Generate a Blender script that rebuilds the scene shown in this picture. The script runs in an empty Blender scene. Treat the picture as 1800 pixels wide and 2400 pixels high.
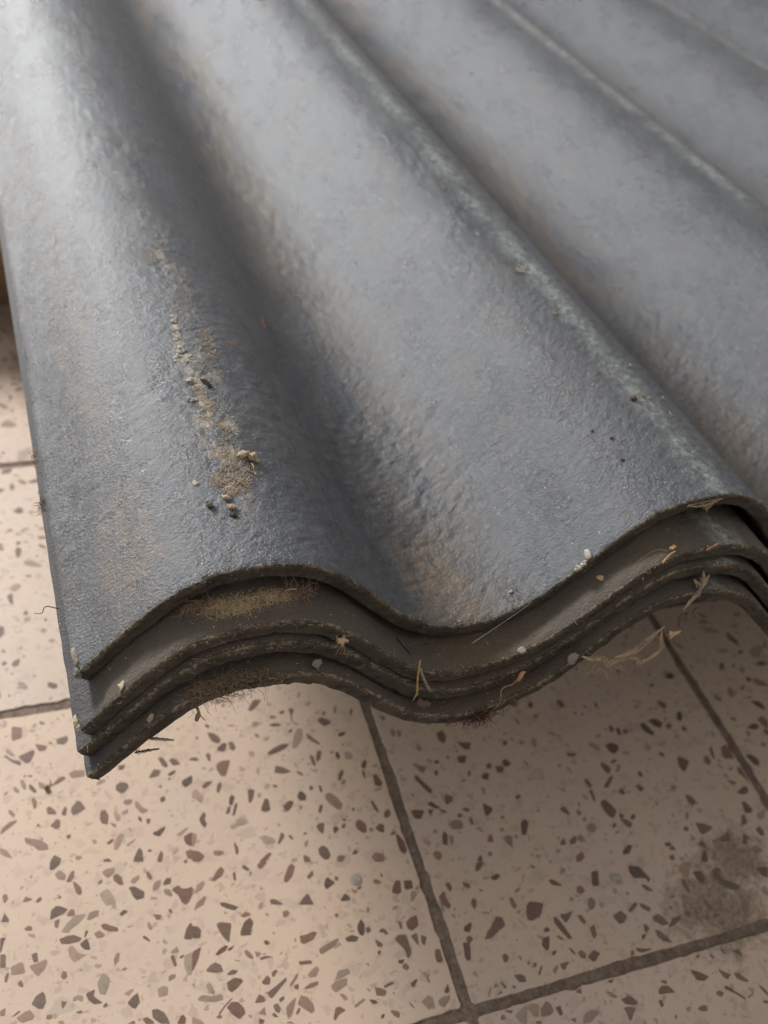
import bpy, bmesh, math, random
import numpy as np
from mathutils import Vector, Matrix
random.seed(7)
rng = np.random.default_rng(11)
S = bpy.context.scene
C = S.collection
PI = math.pi

# ---------------------------------------------------------------- camera
cam = bpy.data.cameras.new('camera')
co = bpy.data.objects.new('camera', cam)
C.objects.link(co)
R = [[0.9324768083, -0.3382394345, 0.1268112249],
     [-0.1483037618, -0.6785695030, -0.7194090796],
     [0.3293827503, 0.6520257007, -0.6829125050]]
right, down, fwd = (Vector(r) for r in R)
CAM = Vector((-0.00036482, -0.19576683, 0.24451479))
m = Matrix((right, -down, -fwd)).transposed().to_4x4()
m.translation = CAM
co.matrix_world = m
cam.sensor_fit = 'VERTICAL'
cam.sensor_height = 36.0
cam.lens = 33.34
cam.clip_start = 0.01
cam.clip_end = 200
cam.dof.use_dof = True
cam.dof.focus_distance = 0.325
cam.dof.aperture_fstop = 10.5
S.camera = co

# ---------------------------------------------------------------- light
SUN_EL, SUN_AZ = math.radians(25.5), math.radians(-23.5)
W = bpy.data.worlds.new('World')
S.world = W
W.use_nodes = True
nt = W.node_tree
bg = nt.nodes['Background']; bg.inputs[0].default_value = (1.0, .965, .92, 1); bg.inputs[1].default_value = 0.54
def area(name, loc, target, sx, sy, power, col):
    l = bpy.data.lights.new(name, 'AREA'); l.shape = 'RECTANGLE'; l.size = sx; l.size_y = sy; l.energy = power; l.color = col
    o = bpy.data.objects.new(name, l); C.objects.link(o); o.location = loc
    o.rotation_euler = (Vector(loc) - Vector(target)).to_track_quat('Z', 'Y').to_euler()
K = Vector((-.36, .83, .43)) * 1.4
area('window_light', K, (.1, 0, -.05), .24, .24, 26, (1, .98, .95))
area('back_fill_light', (-1.1, 2.2, 1.05), (.2, .3, 0), 1.8, 1.0, 26, (.92, .98, 1))  # added soft fill from the back left, lifts the sheets
S.view_settings.view_transform = 'Standard'
S.view_settings.look = 'None'
S.view_settings.gamma = 1.0
S.view_settings.exposure = 0.0

# outlines of the bigger stone chips in the floor, 0.1 mm units on the floor plane
CHIPS = ('-333,995 -286,976 -291,916 -339,909|-368,876 -353,865 -330,826 -341,822 -370,850|-315,815 -244,836 -241,815 -266,769 -287,768 -311,801|-382,834 -371,837 -342,803 -307,787 -309,761 '
         '-339,783|-236,867 -180,838 -193,815 -224,823|-134,866 -84,873 -82,845 -106,825 -137,840|-103,659 -75,671 -29,658 -33,626 -91,630|-187,612 -152,647 -125,652 -116,637 -150,621|13,569 '
         '32,589 58,582 56,570 17,561|126,641 159,638 149,615 127,614|100,538 123,551 153,536 156,516 135,490 114,490 96,514|314,635 340,628 355,584 346,567 327,585|365,608 383,616 406,590 '
         '413,568 375,572|259,545 286,577 317,562 301,533 256,533|-321,681 -305,683 -293,648 -300,625 -314,642|-282,652 -268,641 -250,605 -261,596 -284,627|-354,653 -343,656 -325,626 '
         '-331,616 -350,633|-279,570 -268,579 -255,551 -264,517 -274,519|-219,504 -203,512 -181,481 -178,462 -217,473|-109,479 -79,507 -65,497 -49,456 -82,441 -109,436 -116,462|-157,462 '
         '-138,493 -130,478 -139,445 -153,449|-383,539 -373,542 -355,512 -361,496 -379,519|-213,412 -180,438 -166,428 -170,394 -186,387|-426,427 -414,458 -383,479 -352,482 -348,475 '
         '-379,454|-326,386 -297,372 -259,355 -232,325 -230,301 -245,300 -274,308 -295,337 -323,357|-430,365 -402,345 -382,300 -405,312 -432,337|-231,239 -209,266 -182,241 -188,226|14,425 '
         '35,425 46,392 35,347 10,360 4,386|70,409 84,399 97,377 93,354 72,354 70,379|104,393 137,402 128,375 108,386|169,431 184,426 200,391 223,372 216,362 189,363 169,400|285,416 308,423 '
         '309,397 286,391|223,251 245,256 285,269 275,248 250,225 226,238|322,211 369,233 385,234 371,220 336,201|66,279 82,286 97,281 75,235 56,212 42,222|17,258 44,273 49,266 36,252 '
         '21,251|99,228 143,244 148,243 119,222 103,216|-45,293 -25,288 -22,275 -38,268|124,158 151,196 164,180 160,124 116,137|221,123 243,157 250,138 238,101 218,107|356,195 396,207 '
         '381,135 358,153 352,178|346,121 378,124 368,75 350,86|402,479 456,497 447,454 410,438 398,461|-4,184 16,184 28,163 -11,174|576,715 608,699 626,673 631,644 611,635 587,656 '
         '581,685|607,616 640,634 655,623 642,593 628,583 603,597|663,628 686,629 695,592 679,575 664,586 664,607|580,522 606,535 651,529 628,482 609,447 587,453 574,497|857,438 888,423 '
         '925,386 883,384 841,402|995,587 1021,616 1044,610 1040,575 1017,539 983,506 961,512 978,549|837,519 871,537 923,550 957,541 933,520 881,506 839,504|804,791 849,846 889,835 855,799 '
         '819,779|1136,643 1163,650 1198,619 1199,604 1164,592 1145,611|884,674 916,680 949,664 934,654 899,663|1059,577 1069,567 1110,499 1097,496 1074,523 1052,551|1213,528 1234,537 '
         '1257,530 1239,514 1214,513|1036,457 1055,438 1052,391 1043,380 1034,410|1081,465 1104,459 1084,416 1062,402 1064,429|1170,434 1181,431 1184,402 1167,386 1162,409|1207,417 1234,423 '
         '1249,391 1237,374 1206,376|1150,316 1173,330 1173,310 1142,272 1131,275|1138,260 1162,280 1170,264 1158,248 1141,252|1281,341 1305,355 1300,322 1280,301 1267,318|1308,259 1327,260 '
         '1344,202 1326,187 1300,201|485,424 511,442 544,439 523,419 493,409|561,415 580,423 581,403 556,365 548,380|436,405 461,417 483,367 473,344 461,341 440,372 430,375|693,346 705,349 '
         '725,337 711,302 692,276 682,279|730,310 749,317 749,298 730,290|734,239 762,281 777,271 773,215 749,209 729,221|926,267 944,269 959,239 946,216 920,224 914,245|831,217 871,238 '
         '891,226 872,199 844,182|1048,220 1073,226 1098,193 1114,150 1099,122 1083,127 1054,167 1042,202|1002,169 1017,177 1017,158 997,132 988,141|1030,277 1041,274 1042,241 '
         '1029,238|598,328 613,343 626,326 605,288 590,292|582,282 593,285 586,256 573,247 564,256|617,291 629,294 625,276 605,238 596,247|439,261 467,290 475,275 463,248 470,228 455,208 '
         '443,230|603,208 621,215 642,209 652,182 634,175 606,176 571,168 570,187 599,191|695,90 709,99 728,87 751,69 751,50 728,45 702,53 692,79|760,42 791,93 802,72 792,57 764,35|955,70 '
         '970,84 999,82 988,48 976,27 964,43|1034,47 1052,48 1057,28 1029,12 1029,30|1143,41 1165,53 1189,21 1183,-14 1173,-24 1158,-19 1138,11|1224,-14 1254,3 1273,-9 1259,-48 '
         '1240,-37|566,98 572,102 581,70 574,43 563,41|394,202 413,190 407,162 391,137 380,135|377,118 406,104 426,75 413,62 400,54 366,64|655,-21 694,2 712,9 721,0 700,-17 681,-29|856,-51 '
         '868,-49 884,-71 879,-87 853,-79|933,-38 954,-26 976,-45 981,-82 964,-100 944,-94 930,-67|1004,-100 1023,-94 1047,-107 1023,-129 1002,-123|1077,-104 1100,-87 1110,-107 '
         '1085,-112|1160,-146 1183,-129 1223,-147 1210,-184 1168,-172|1249,124 1262,127 1273,73 1267,55 1256,77|972,615 993,624 995,609 974,600|1313,640 1334,664 1335,649 1312,618|1239,690 '
         '1258,707 1252,671 1232,647|964,741 989,741 977,722 954,728|1008,744 1033,744 1033,722 1014,698 1010,662 1035,641 1027,636 1004,664 1010,706|-231,239 -188,226 -195,211 -221,197 '
         '-235,201|-218,174 -197,190 -171,160 -179,135 -207,148|-175,128 -151,165 -135,171 -139,139 -161,119|-147,120 -133,110 -117,84 -115,61 -126,49 -139,63 -145,92|-22,127 -1,137 34,133 '
         '31,111 -2,93 -15,108|23,97 39,103 56,82 60,42 41,48 20,76|162,78 172,75 186,43 174,30 162,50|179,1 192,19 218,22 214,2 195,-20 175,-20|225,4 244,21 263,15 253,-10 228,-8|253,-37 '
         '286,-25 297,-45 322,-52 343,-48 335,-89 314,-115 298,-121 285,-106 277,-72|-45,35 -9,46 3,26 16,-20 14,-31 -25,-29 -40,2|-437,136 -431,145 -417,141 -414,119 -430,103 '
         '-434,109|-356,91 -345,109 -331,100 -318,90 -323,86 -356,86|-449,26 -433,62 -417,26 -422,18|-258,-22 -249,17 -224,31 -202,19 -180,1 -205,-12 -244,-21|-187,-17 -171,-1 -157,-5 '
         '-155,-27 -165,-34 -188,-27|-218,-85 -191,-57 -155,-32 -118,-38 -114,-45 -146,-71 -191,-93 -205,-94|-112,-66 -98,-39 -74,-36 -55,-41 -73,-62 -98,-70|-240,-32 -217,-29 -230,-66 '
         '-239,-63 -243,-52|-60,-107 -45,-102 -23,-118 -5,-129 8,-138 6,-153 -31,-142 -53,-125|-92,-133 -67,-126 -47,-152 -57,-159 -81,-157|-231,-116 -198,-111 -170,-115 -140,-139 -155,-149 '
         '-197,-146 -224,-138|-152,-160 -122,-144 -115,-166 -114,-196 -132,-191 -145,-177|-200,-170 -194,-157 -180,-157 -161,-197 -135,-210 -130,-211 -155,-219 -184,-229 -199,-200|-458,-42 '
         '-436,-44 -446,-65 -458,-101 -463,-104|-463,-109 -441,-116 -445,-168 -467,-166|-344,-146 -321,-143 -320,-182 -338,-181 -341,-166|-427,-173 -391,-165 -378,-169 -373,-214 '
         '-426,-207|-357,-190 -321,-187 -288,-182 -285,-198 -297,-218 -326,-242 -338,-229|-452,-208 -442,-192 -434,-195 -445,-229 -454,-226|-407,-246 -392,-236 -385,-252 -386,-266 '
         '-399,-262|-106,-339 -83,-308 -74,-306 -54,-332 -63,-362 -81,-394 -103,-382|-362,-343 -342,-317 -314,-307 -307,-323 -306,-351 -321,-374 -338,-368|-249,-364 -228,-376 -248,-397 '
         '-251,-382|-204,-365 -182,-362 -165,-372 -172,-393 -188,-379 -207,-382|-155,-366 -118,-359 -126,-385 -94,-422 -130,-416 -149,-391|-422,-378 -390,-365 -368,-363 -353,-391 -367,-400 '
         '-398,-403 -410,-395|-438,-368 -411,-354 -403,-357 -425,-368|-479,-333 -457,-327 -463,-356 -480,-351|-11,-411 19,-402 32,-406 6,-426|-3,-451 18,-434 43,-423 46,-462 24,-482 '
         '12,-474|85,-506 107,-508 131,-530 140,-555 145,-579 110,-568 84,-537|44,-529 63,-526 86,-552 84,-560 54,-551|171,-588 190,-562 200,-560 210,-577 202,-597|22,-80 43,-66 60,-81 '
         '29,-93|157,-121 194,-137 181,-154 167,-150|127,-154 137,-151 147,-180 136,-187 128,-175|99,-202 113,-206 128,-231 123,-234 102,-213|198,-302 230,-287 234,-313 201,-308|264,-262 '
         '281,-226 300,-206 310,-209 296,-277 268,-268|194,-321 210,-316 215,-362 204,-368|250,-333 285,-329 267,-417 248,-416 242,-375|231,-332 251,-328 243,-341 230,-337|-15,-529 13,-524 '
         '15,-538|-271,-439 -253,-440 -246,-456 -267,-449|78,26 102,24 141,-15 132,-39 102,-41 90,-21|121,-433 150,-428 163,-437 157,-468 120,-466|438,-37 460,-10 485,6 496,-15 480,-38 '
         '440,-54 431,-46|527,-41 540,-33 538,-61 534,-77 525,-74|576,-16 591,-20 606,-47 594,-49 577,-33|641,-35 660,-23 691,-32 663,-53 647,-54|749,-118 776,-80 796,-69 806,-89 784,-128 '
         '750,-152 737,-142|843,-151 878,-127 877,-150 850,-165|921,-186 934,-178 961,-215 911,-233 908,-210|957,-297 987,-273 1002,-294 1002,-310 965,-305|772,-263 801,-239 827,-225 '
         '838,-278 831,-281|345,-86 363,-48 397,-36 398,-53 378,-75|342,-53 349,-66 340,-85 335,-84|443,-154 463,-160 494,-180 516,-197 498,-208 466,-188 445,-170|655,-206 676,-207 701,-231 '
         '708,-244 674,-234 656,-223|600,-217 613,-205 628,-209 616,-233 596,-232|517,-235 540,-226 558,-237 560,-248 529,-249 516,-240|408,-244 424,-238 471,-258 455,-300 442,-337 424,-306 '
         '412,-271|500,-303 524,-269 553,-256 563,-280 543,-316 540,-331 496,-322|307,-219 330,-231 341,-249 329,-282 296,-272|739,-396 764,-399 802,-395 815,-404 792,-428 748,-435 '
         '735,-426|805,-473 850,-462 895,-454 898,-461 870,-483 807,-499 800,-487|924,-463 958,-458 984,-476 968,-492 929,-480|995,-427 1020,-403 1027,-431 1017,-460 1005,-478 992,-468 '
         '989,-446|1027,-447 1043,-447 1048,-464 1028,-474 1025,-468|1082,-475 1101,-470 1099,-490 1079,-484|1049,-507 1062,-516 1077,-536 1067,-548 1049,-538|285,-329 327,-317 301,-369 '
         '274,-404 269,-403|375,-367 399,-349 425,-342 434,-349 420,-365 383,-374|432,-359 463,-353 444,-368 429,-368|495,-388 505,-386 517,-400 526,-423 524,-432 506,-422 496,-404|537,-401 '
         '563,-419 539,-432|548,-435 579,-434 606,-448 581,-445 555,-447|324,-420 347,-403 368,-399 389,-415 392,-446 358,-440 328,-426|403,-439 427,-442 406,-445|403,-459 430,-448 452,-460 '
         '435,-469 411,-466|585,-506 602,-501 610,-508 590,-527 580,-524|396,-491 432,-483 458,-496 461,-506 437,-523 405,-536 394,-519|533,-533 563,-513 573,-531 563,-552 540,-545|545,-580 '
         '589,-565 635,-545 637,-556 612,-572 558,-608 550,-601|640,-581 680,-545 691,-543 681,-560 649,-584|658,-587 679,-584 673,-606 659,-601|704,-498 757,-509 758,-524 705,-513|727,-559 '
         '757,-544 774,-539 779,-556 757,-579 728,-574|697,-608 726,-598 761,-599 757,-613 725,-617 700,-614|834,-612 853,-584 899,-588 902,-609 863,-616 822,-618|807,-633 831,-621 882,-622 '
         '873,-649 817,-665 807,-648|311,-479 328,-469 337,-492 342,-512 335,-524 319,-510|269,-518 290,-510 325,-526 367,-529 367,-553 334,-552 272,-528|337,-599 372,-573 399,-558 404,-560 '
         '364,-585 341,-605|373,-587 396,-571 423,-580 440,-609 440,-631 412,-646 389,-620|485,-604 512,-575 532,-595 527,-612|489,-647 522,-630 518,-665 501,-655|603,-660 633,-641 655,-633 '
         '633,-674 605,-702 599,-691|652,-661 676,-631 701,-648 716,-681 712,-708 696,-712 674,-687|639,-690 653,-675 660,-682 646,-697 636,-698|555,-635 576,-632 583,-658 570,-672 '
         '558,-660|541,-668 553,-663 566,-685 548,-680|776,-761 799,-721 818,-723 837,-743 804,-751 784,-768|875,-736 921,-722 929,-729 888,-744 877,-746|943,-733 966,-741 976,-758 '
         '951,-755|829,-674 848,-680 861,-703 844,-707|489,-665 509,-681 497,-691 483,-687|233,-580 265,-604 276,-621 227,-606|587,-715 606,-716 622,-730|1484,484 1504,486 1508,462 1493,438 '
         '1477,449|1519,474 1540,461 1530,435 1508,427|1578,357 1601,365 1608,335 1595,317 1577,336|1801,325 1840,307 1870,299 1847,262 1823,269 1808,294|1766,242 1816,235 1791,193 '
         '1758,209|1713,400 1751,411 1759,366 1730,330 1709,357|1524,267 1545,255 1591,228 1559,196 1541,228|1509,196 1523,199 1543,153 1568,106 1566,87 1547,86 1527,131 1511,169|1626,63 '
         '1658,34 1642,13 1607,3 1605,30|1522,40 1542,41 1572,-6 1544,2 1518,29|1423,23 1448,23 1490,5 1457,-31 1430,-23|1508,6 1536,-2 1506,-32|1639,249 1659,251 1665,235 1643,227|1580,-91 '
         '1609,-81 1642,-90 1647,-123 1628,-136 1584,-124|1786,-35 1821,-71 1819,-89 1778,-110 1774,-90|1937,139 1982,120 1961,91 1932,99|1984,154 2008,161 2026,128 1999,115 '
         '1979,127|1893,158 1922,164 1914,131 1888,132|1842,103 1868,117 1888,104 1869,75 1846,82|1815,43 1827,40 1822,1 1811,5|1733,33 1742,24 1755,-6 1743,-3|1670,-40 1692,-34 1715,-53 '
         '1693,-60|1638,-57 1662,-58 1661,-76 1636,-76|1927,-185 1958,-174 1967,-196 1925,-253 1903,-247|1807,-238 1831,-226 1856,-239 1830,-294 1813,-264|1740,-206 1762,-200 1755,-241 '
         '1722,-232|1960,-51 1983,-44 1994,-61 1966,-66|2193,233 2221,233 2204,186 2186,177 2180,207|2035,261 2056,263 2062,247 2041,231 2032,240|2117,232 2141,240 2153,222 2129,214|2337,106 '
         '2392,91 2376,74 2339,84|2095,130 2112,97 2103,93 2094,116|2155,-172 2184,-167 2192,-202 2189,-221 2175,-210 2155,-185|2118,-340 2152,-325 2164,-329 2146,-361 2115,-358|2068,-338 '
         '2099,-316 2098,-353 2068,-350|1423,-132 1450,-140 1459,-161 1442,-174 1427,-152|1445,-211 1473,-202 1488,-224 1479,-245 1464,-253 1447,-236|1554,-152 1578,-153 1564,-186 1547,-199 '
         '1548,-181|1522,-143 1544,-118 1551,-145 1530,-194 1511,-182|1310,-69 1324,-79 1344,-122 1334,-161 1316,-179 1301,-157 1300,-127|1295,54 1323,65 1326,38 1307,19 1285,25|1635,-303 '
         '1663,-281 1669,-295 1659,-316|2176,471 2214,477 2227,458 2204,441 2170,457|2437,418 2473,416 2476,368 2447,368 2439,394|2275,368 2306,360 2283,343 2268,354|2159,376 2174,364 '
         '2180,333 2167,336|2277,445 2300,446 2302,422 2273,407|1624,198 1641,193 1623,164 1614,174|2484,131 2515,123 2532,89 2527,69 2500,83 2480,111|2570,93 2608,98 2639,75 2630,48 2591,29 '
         '2573,49|2832,165 2858,158 2870,116 2880,84 2859,74 2832,104 2825,129|2886,166 2933,169 2962,130 2928,101 2902,131|2966,113 3001,120 3001,96 2969,82|3078,169 3109,168 3085,120 '
         '3057,112 3061,142|3014,273 3038,251 3052,223 3019,208 3005,236|2916,-82 2938,-81 2973,-119 2908,-173 2896,-134|2801,52 2812,35 2805,0 2778,-8 2777,15|2492,6 2515,-14 2529,-39 '
         '2506,-68 2491,-57 2484,-20|2438,-125 2486,-90 2514,-77 2513,-91 2458,-138 2441,-133|2360,-55 2374,-66 2382,-102 2363,-111 2353,-81|2351,-121 2369,-126 2361,-164 2350,-195 '
         '2345,-180|2377,-196 2407,-191 2423,-222 2433,-265 2402,-295 2384,-290 2371,-253 2370,-220|2438,-279 2461,-299 2439,-312 2431,-303|2427,-309 2457,-317 2478,-349 2453,-368 '
         '2437,-350|2250,-290 2279,-286 2290,-314 2263,-338 2237,-325|2169,-330 2192,-324 2199,-358 2171,-362 2160,-346|2114,-419 2153,-406 2155,-437 2122,-452 2100,-445|2350,-463 2397,-440 '
         '2416,-452 2377,-484 2346,-481|2609,-166 2631,-166 2641,-196 2612,-208 2605,-186|2791,-217 2824,-234 2804,-242 2784,-229|2758,-236 2796,-233 2803,-255 2767,-245|2834,-285 2861,-299 '
         '2872,-336 2839,-353 2826,-330|2799,-435 2837,-452 2873,-482 2850,-495 2794,-505 2791,-478|2742,-540 2774,-524 2780,-545 2778,-570 2750,-549|2733,-481 2743,-496 2750,-517 '
         '2739,-514|2865,-544 2906,-537 2939,-521 2935,-545 2922,-574 2872,-565|3195,-92 3254,-86 3279,-115 3267,-164 3222,-174 3171,-160 3180,-125|3299,-173 3336,-176 3357,-211 3347,-245 '
         '3317,-244 3307,-204|3211,-221 3230,-227 3242,-273 3258,-313 3260,-342 3241,-337 3212,-293 3196,-253|3061,-122 3088,-115 3093,-152 3063,-173 3050,-148|3122,-87 3148,-72 3131,-119 '
         '3116,-152 3112,-136|3116,-173 3139,-194 3124,-205 3107,-186|3034,-194 3049,-227 3051,-234 3032,-208|3107,-271 3135,-286 3151,-304 3124,-311|3118,-351 3170,-331 3195,-338 3180,-368 '
         '3147,-373 3120,-358|3110,-403 3128,-409 3142,-460 3118,-473 3088,-465 3100,-428|3154,-484 3181,-478 3195,-489 3175,-516 3142,-520 3136,-498|3061,-470 3083,-470 3064,-517 '
         '3026,-520|3086,-557 3116,-546 3124,-574 3110,-602 3090,-590|3004,-559 3021,-577 3035,-606 3013,-587 2994,-613 2970,-607|3010,-631 3041,-627 3051,-662 3016,-670 2998,-646|3221,-414 '
         '3256,-438 3222,-483 3206,-444|2578,-486 2610,-489 2611,-509 2579,-505|2587,-514 2617,-510 2615,-535 2592,-528|2564,-551 2590,-552 2588,-576 2562,-575|2707,-623 2757,-570 2763,-590 '
         '2741,-633|2716,-443 2746,-439 2747,-459 2723,-465|3416,-23 3482,-10 3501,-38 3460,-51 3431,-35|3510,6 3558,17 3572,-18 3533,-70 3521,-44|2659,-97 2677,-102 2675,-129 '
         '2653,-130|3198,12 3211,9 3202,-27 3189,-23|2648,191 2671,193 2665,157 2642,155|2679,168 2702,170 2691,127 2675,124|2713,151 2742,151 2733,123 2704,124|1202,-314 1230,-283 1251,-289 '
         '1237,-342 1218,-347 1194,-334|1266,-294 1303,-304 1294,-342 1256,-336|1278,-354 1295,-353 1307,-368 1280,-393 1260,-399|1208,-476 1236,-462 1265,-460 1258,-507 1219,-521 '
         '1204,-501|1175,-460 1188,-470 1182,-500 1173,-497|1132,-532 1154,-518 1188,-528 1189,-555 1186,-605 1167,-625 1158,-622 1160,-587|1206,-539 1237,-532 1232,-573 1221,-585 '
         '1214,-562|1253,-548 1274,-565 1249,-599 1242,-576|1116,-620 1146,-624 1130,-639 1115,-635|1128,-644 1146,-639 1154,-662 1139,-672 1123,-657|1134,-725 1165,-715 1168,-721 1144,-743 '
         '1134,-740|1209,-714 1218,-717 1216,-750 1208,-743|1022,-700 1062,-693 1068,-704 1046,-707 1019,-709|1260,-799 1288,-773 1284,-806 1266,-810|1150,-808 1189,-791 1204,-805 1201,-838 '
         '1171,-848 1162,-831|1222,-826 1242,-817 1279,-819 1272,-836 1236,-859 1220,-844|1098,-792 1109,-804 1116,-826 1106,-813|1017,-799 1043,-812 1049,-824 1038,-839 1023,-825 '
         '1014,-808|1393,-411 1429,-393 1427,-426 1433,-467 1417,-479 1399,-452|1385,-431 1396,-445 1394,-478 1385,-486 1375,-455|1288,-626 1309,-628 1307,-673 1297,-686 1277,-679 '
         '1277,-654|1449,-359 1470,-366 1470,-394 1453,-406 1446,-381|1527,-479 1546,-462 1557,-477 1546,-501 1529,-513 1526,-495|1523,-381 1544,-387 1560,-404 1548,-417 1529,-406|1452,-571 '
         '1491,-561 1489,-577 1467,-602 1444,-590|1666,-395 1700,-387 1716,-404 1685,-418 1666,-407|1620,-323 1638,-310 1665,-318 1650,-337 1611,-355 1611,-343|1708,-510 1724,-515 1728,-556 '
         '1711,-567 1702,-548|1770,-568 1795,-553 1854,-582 1811,-631 1765,-639 1746,-628 1755,-597|1522,-646 1566,-611 1614,-571 1638,-584 1637,-622 1603,-633 1552,-655 1520,-650|1418,-635 '
         '1450,-640 1437,-683 1425,-710 1411,-716 1402,-698 1413,-660|1565,-737 1584,-733 1593,-751 1579,-768 1562,-768|1368,-594 1380,-618 1373,-637 1365,-629|1776,-723 1811,-723 1787,-769 '
         '1770,-780 1757,-749|1863,-657 1879,-651 1892,-683 1901,-723 1909,-764 1891,-764 1875,-726 1861,-684|1905,-648 1931,-656 1970,-651 1944,-676 1911,-694 1902,-664|1800,-687 1820,-683 '
         '1828,-701 1808,-706 1795,-697|1579,-828 1610,-833 1626,-848 1620,-871 1591,-862|1687,-806 1702,-811 1693,-828 1678,-824|1685,-856 1718,-826 1720,-832 1692,-864|1759,-859 1783,-846 '
         '1788,-858 1759,-879 1754,-868|1800,-846 1845,-850 1806,-879 1798,-861|1869,-794 1882,-803 1890,-832 1880,-829|1837,-731 1857,-737 1873,-764 1850,-751|1477,-842 1493,-832 1495,-852 '
         '1473,-850|1508,-836 1517,-839 1529,-863 1520,-870|1474,-885 1503,-870 1497,-882 1477,-891|1512,-979 1546,-966 1575,-951 1581,-962 1545,-1023 1526,-1017|1581,-962 1602,-954 '
         '1629,-968 1612,-1011 1594,-1014 1586,-997|1628,-991 1669,-966 1682,-984 1683,-1014 1656,-1024 1620,-1018|1695,-1003 1719,-1001 1716,-1038 1699,-1038|1455,-961 1471,-961 1468,-979 '
         '1447,-977|1926,-489 1945,-489 1961,-505 1980,-529 1966,-530 1932,-514|1736,-1064 1762,-1067 1753,-1084|1431,-881 1463,-837 1461,-852 1440,-874|1105,-471 1116,-501 1104,-503 '
         '1096,-495|1588,-1027 1609,-1029 1612,-1044 1584,-1035|2145,-513 2184,-513 2150,-585 2117,-575|2039,-558 2066,-554 2074,-585 2049,-595 2031,-584|2340,-535 2388,-554 2402,-595 '
         '2412,-622 2394,-640 2390,-615 2335,-599 2328,-567|2350,-638 2372,-645 2392,-675 2386,-684 2359,-665|2579,-611 2621,-599 2655,-609 2612,-663 2585,-673 2574,-639|2639,-653 2679,-664 '
         '2684,-696 2653,-723 2633,-693|2563,-666 2573,-681 2568,-739 2557,-735 2549,-698|2212,-609 2228,-626 2211,-644 2198,-634|2063,-628 2087,-618 2097,-644 2076,-671 2049,-675 '
         '2049,-652|2225,-728 2256,-709 2286,-701 2280,-721 2230,-740|2294,-709 2315,-726 2339,-750 2319,-762 2295,-737|2144,-726 2193,-718 2206,-750 2181,-770 2154,-773 2144,-748|1980,-676 '
         '2001,-683 2007,-717 1991,-724 1981,-698|2372,-850 2409,-822 2456,-820 2452,-835 2410,-851 2374,-856|2260,-805 2276,-810 2281,-833 2248,-845|2230,-845 2253,-847 2229,-867 '
         '2218,-863|2302,-840 2323,-857 2338,-884 2352,-920 2313,-903 2295,-871|2168,-886 2201,-901 2243,-914 2227,-920 2191,-919 2172,-908|1900,-825 1925,-822 1936,-846 1921,-862 '
         '1903,-852|1936,-857 1976,-838 2000,-860 1961,-885 1946,-881|2600,-800 2624,-813 2627,-849 2610,-844|2323,-785 2356,-784 2374,-806 2383,-842 2348,-837 2317,-806|2448,-720 2492,-733 '
         '2467,-743|1823,-955 1841,-965 1834,-988 1811,-976|1972,-971 2005,-976 1985,-990 1972,-981|1938,-1010 1958,-1017 1983,-1044 1973,-1051 1951,-1039|1990,-1061 2028,-1058 2045,-1069 '
         '2058,-1097 2038,-1101 2000,-1084|1983,-1094 2010,-1097 2038,-1111 2015,-1128 1991,-1149 1981,-1146 1986,-1119|1789,-1081 1810,-1063 1841,-1059 1870,-1068 1868,-1082 1832,-1094 '
         '1816,-1103 1780,-1097|2171,-1078 2197,-1066 2227,-1076 2242,-1110 2194,-1100 2166,-1096|2205,-1043 2233,-1057 2220,-1068 2205,-1053|2364,-1046 2395,-1066 2430,-1098 2397,-1108 '
         '2364,-1093|2487,-1079 2509,-1101 2535,-1120 2504,-1136 2492,-1117|2596,-1033 2640,-1036 2634,-1071 2611,-1048|2548,-1119 2569,-1125 2600,-1171 2581,-1170 2549,-1145|2471,-1156 '
         '2484,-1155 2510,-1189 2527,-1210 2539,-1228 2531,-1231 2504,-1197 2470,-1166|2420,-1166 2441,-1162 2456,-1177 2434,-1191 2419,-1176|2300,-1198 2323,-1191 2348,-1198 2339,-1220 '
         '2309,-1211|2252,-1178 2280,-1182 2256,-1199 2249,-1192|2568,-1222 2593,-1215 2579,-1226 2549,-1232 2547,-1226|2627,-1195 2642,-1210 2652,-1239 2643,-1251 2635,-1228|2552,-1003 '
         '2562,-1017 2566,-1040 2553,-1030|2959,-729 3026,-742 2989,-792 2967,-774|2921,-826 2949,-817 2952,-841 2930,-870 2913,-847|2148,-1116 2165,-1116 2162,-1140 2147,-1145|2743,-671 '
         '2769,-673 2783,-683 2759,-706 2762,-731 2803,-761 2826,-786 2810,-799 2771,-787 2737,-748 2724,-708 ')

# ---------------------------------------------------------------- helpers
def tag(o, label=None, cat=None, group=None, kind=None):
    if label: o['label'] = label
    if cat: o['category'] = cat
    if group: o['group'] = group
    if kind: o['kind'] = kind
    return o

def mesh(name, verts, faces, mats, parent=None, smooth=True, mi=None):
    me = bpy.data.meshes.new(name)
    me.from_pydata([tuple(v) for v in verts], [], faces)
    for mm in (mats if isinstance(mats, (list, tuple)) else [mats]): me.materials.append(mm)
    if smooth: me.polygons.foreach_set('use_smooth', [True] * len(me.polygons))
    if mi is not None: me.polygons.foreach_set('material_index', mi)
    me.update()
    o = bpy.data.objects.new(name, me)
    C.objects.link(o)
    if parent: o.parent = parent
    return o

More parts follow.
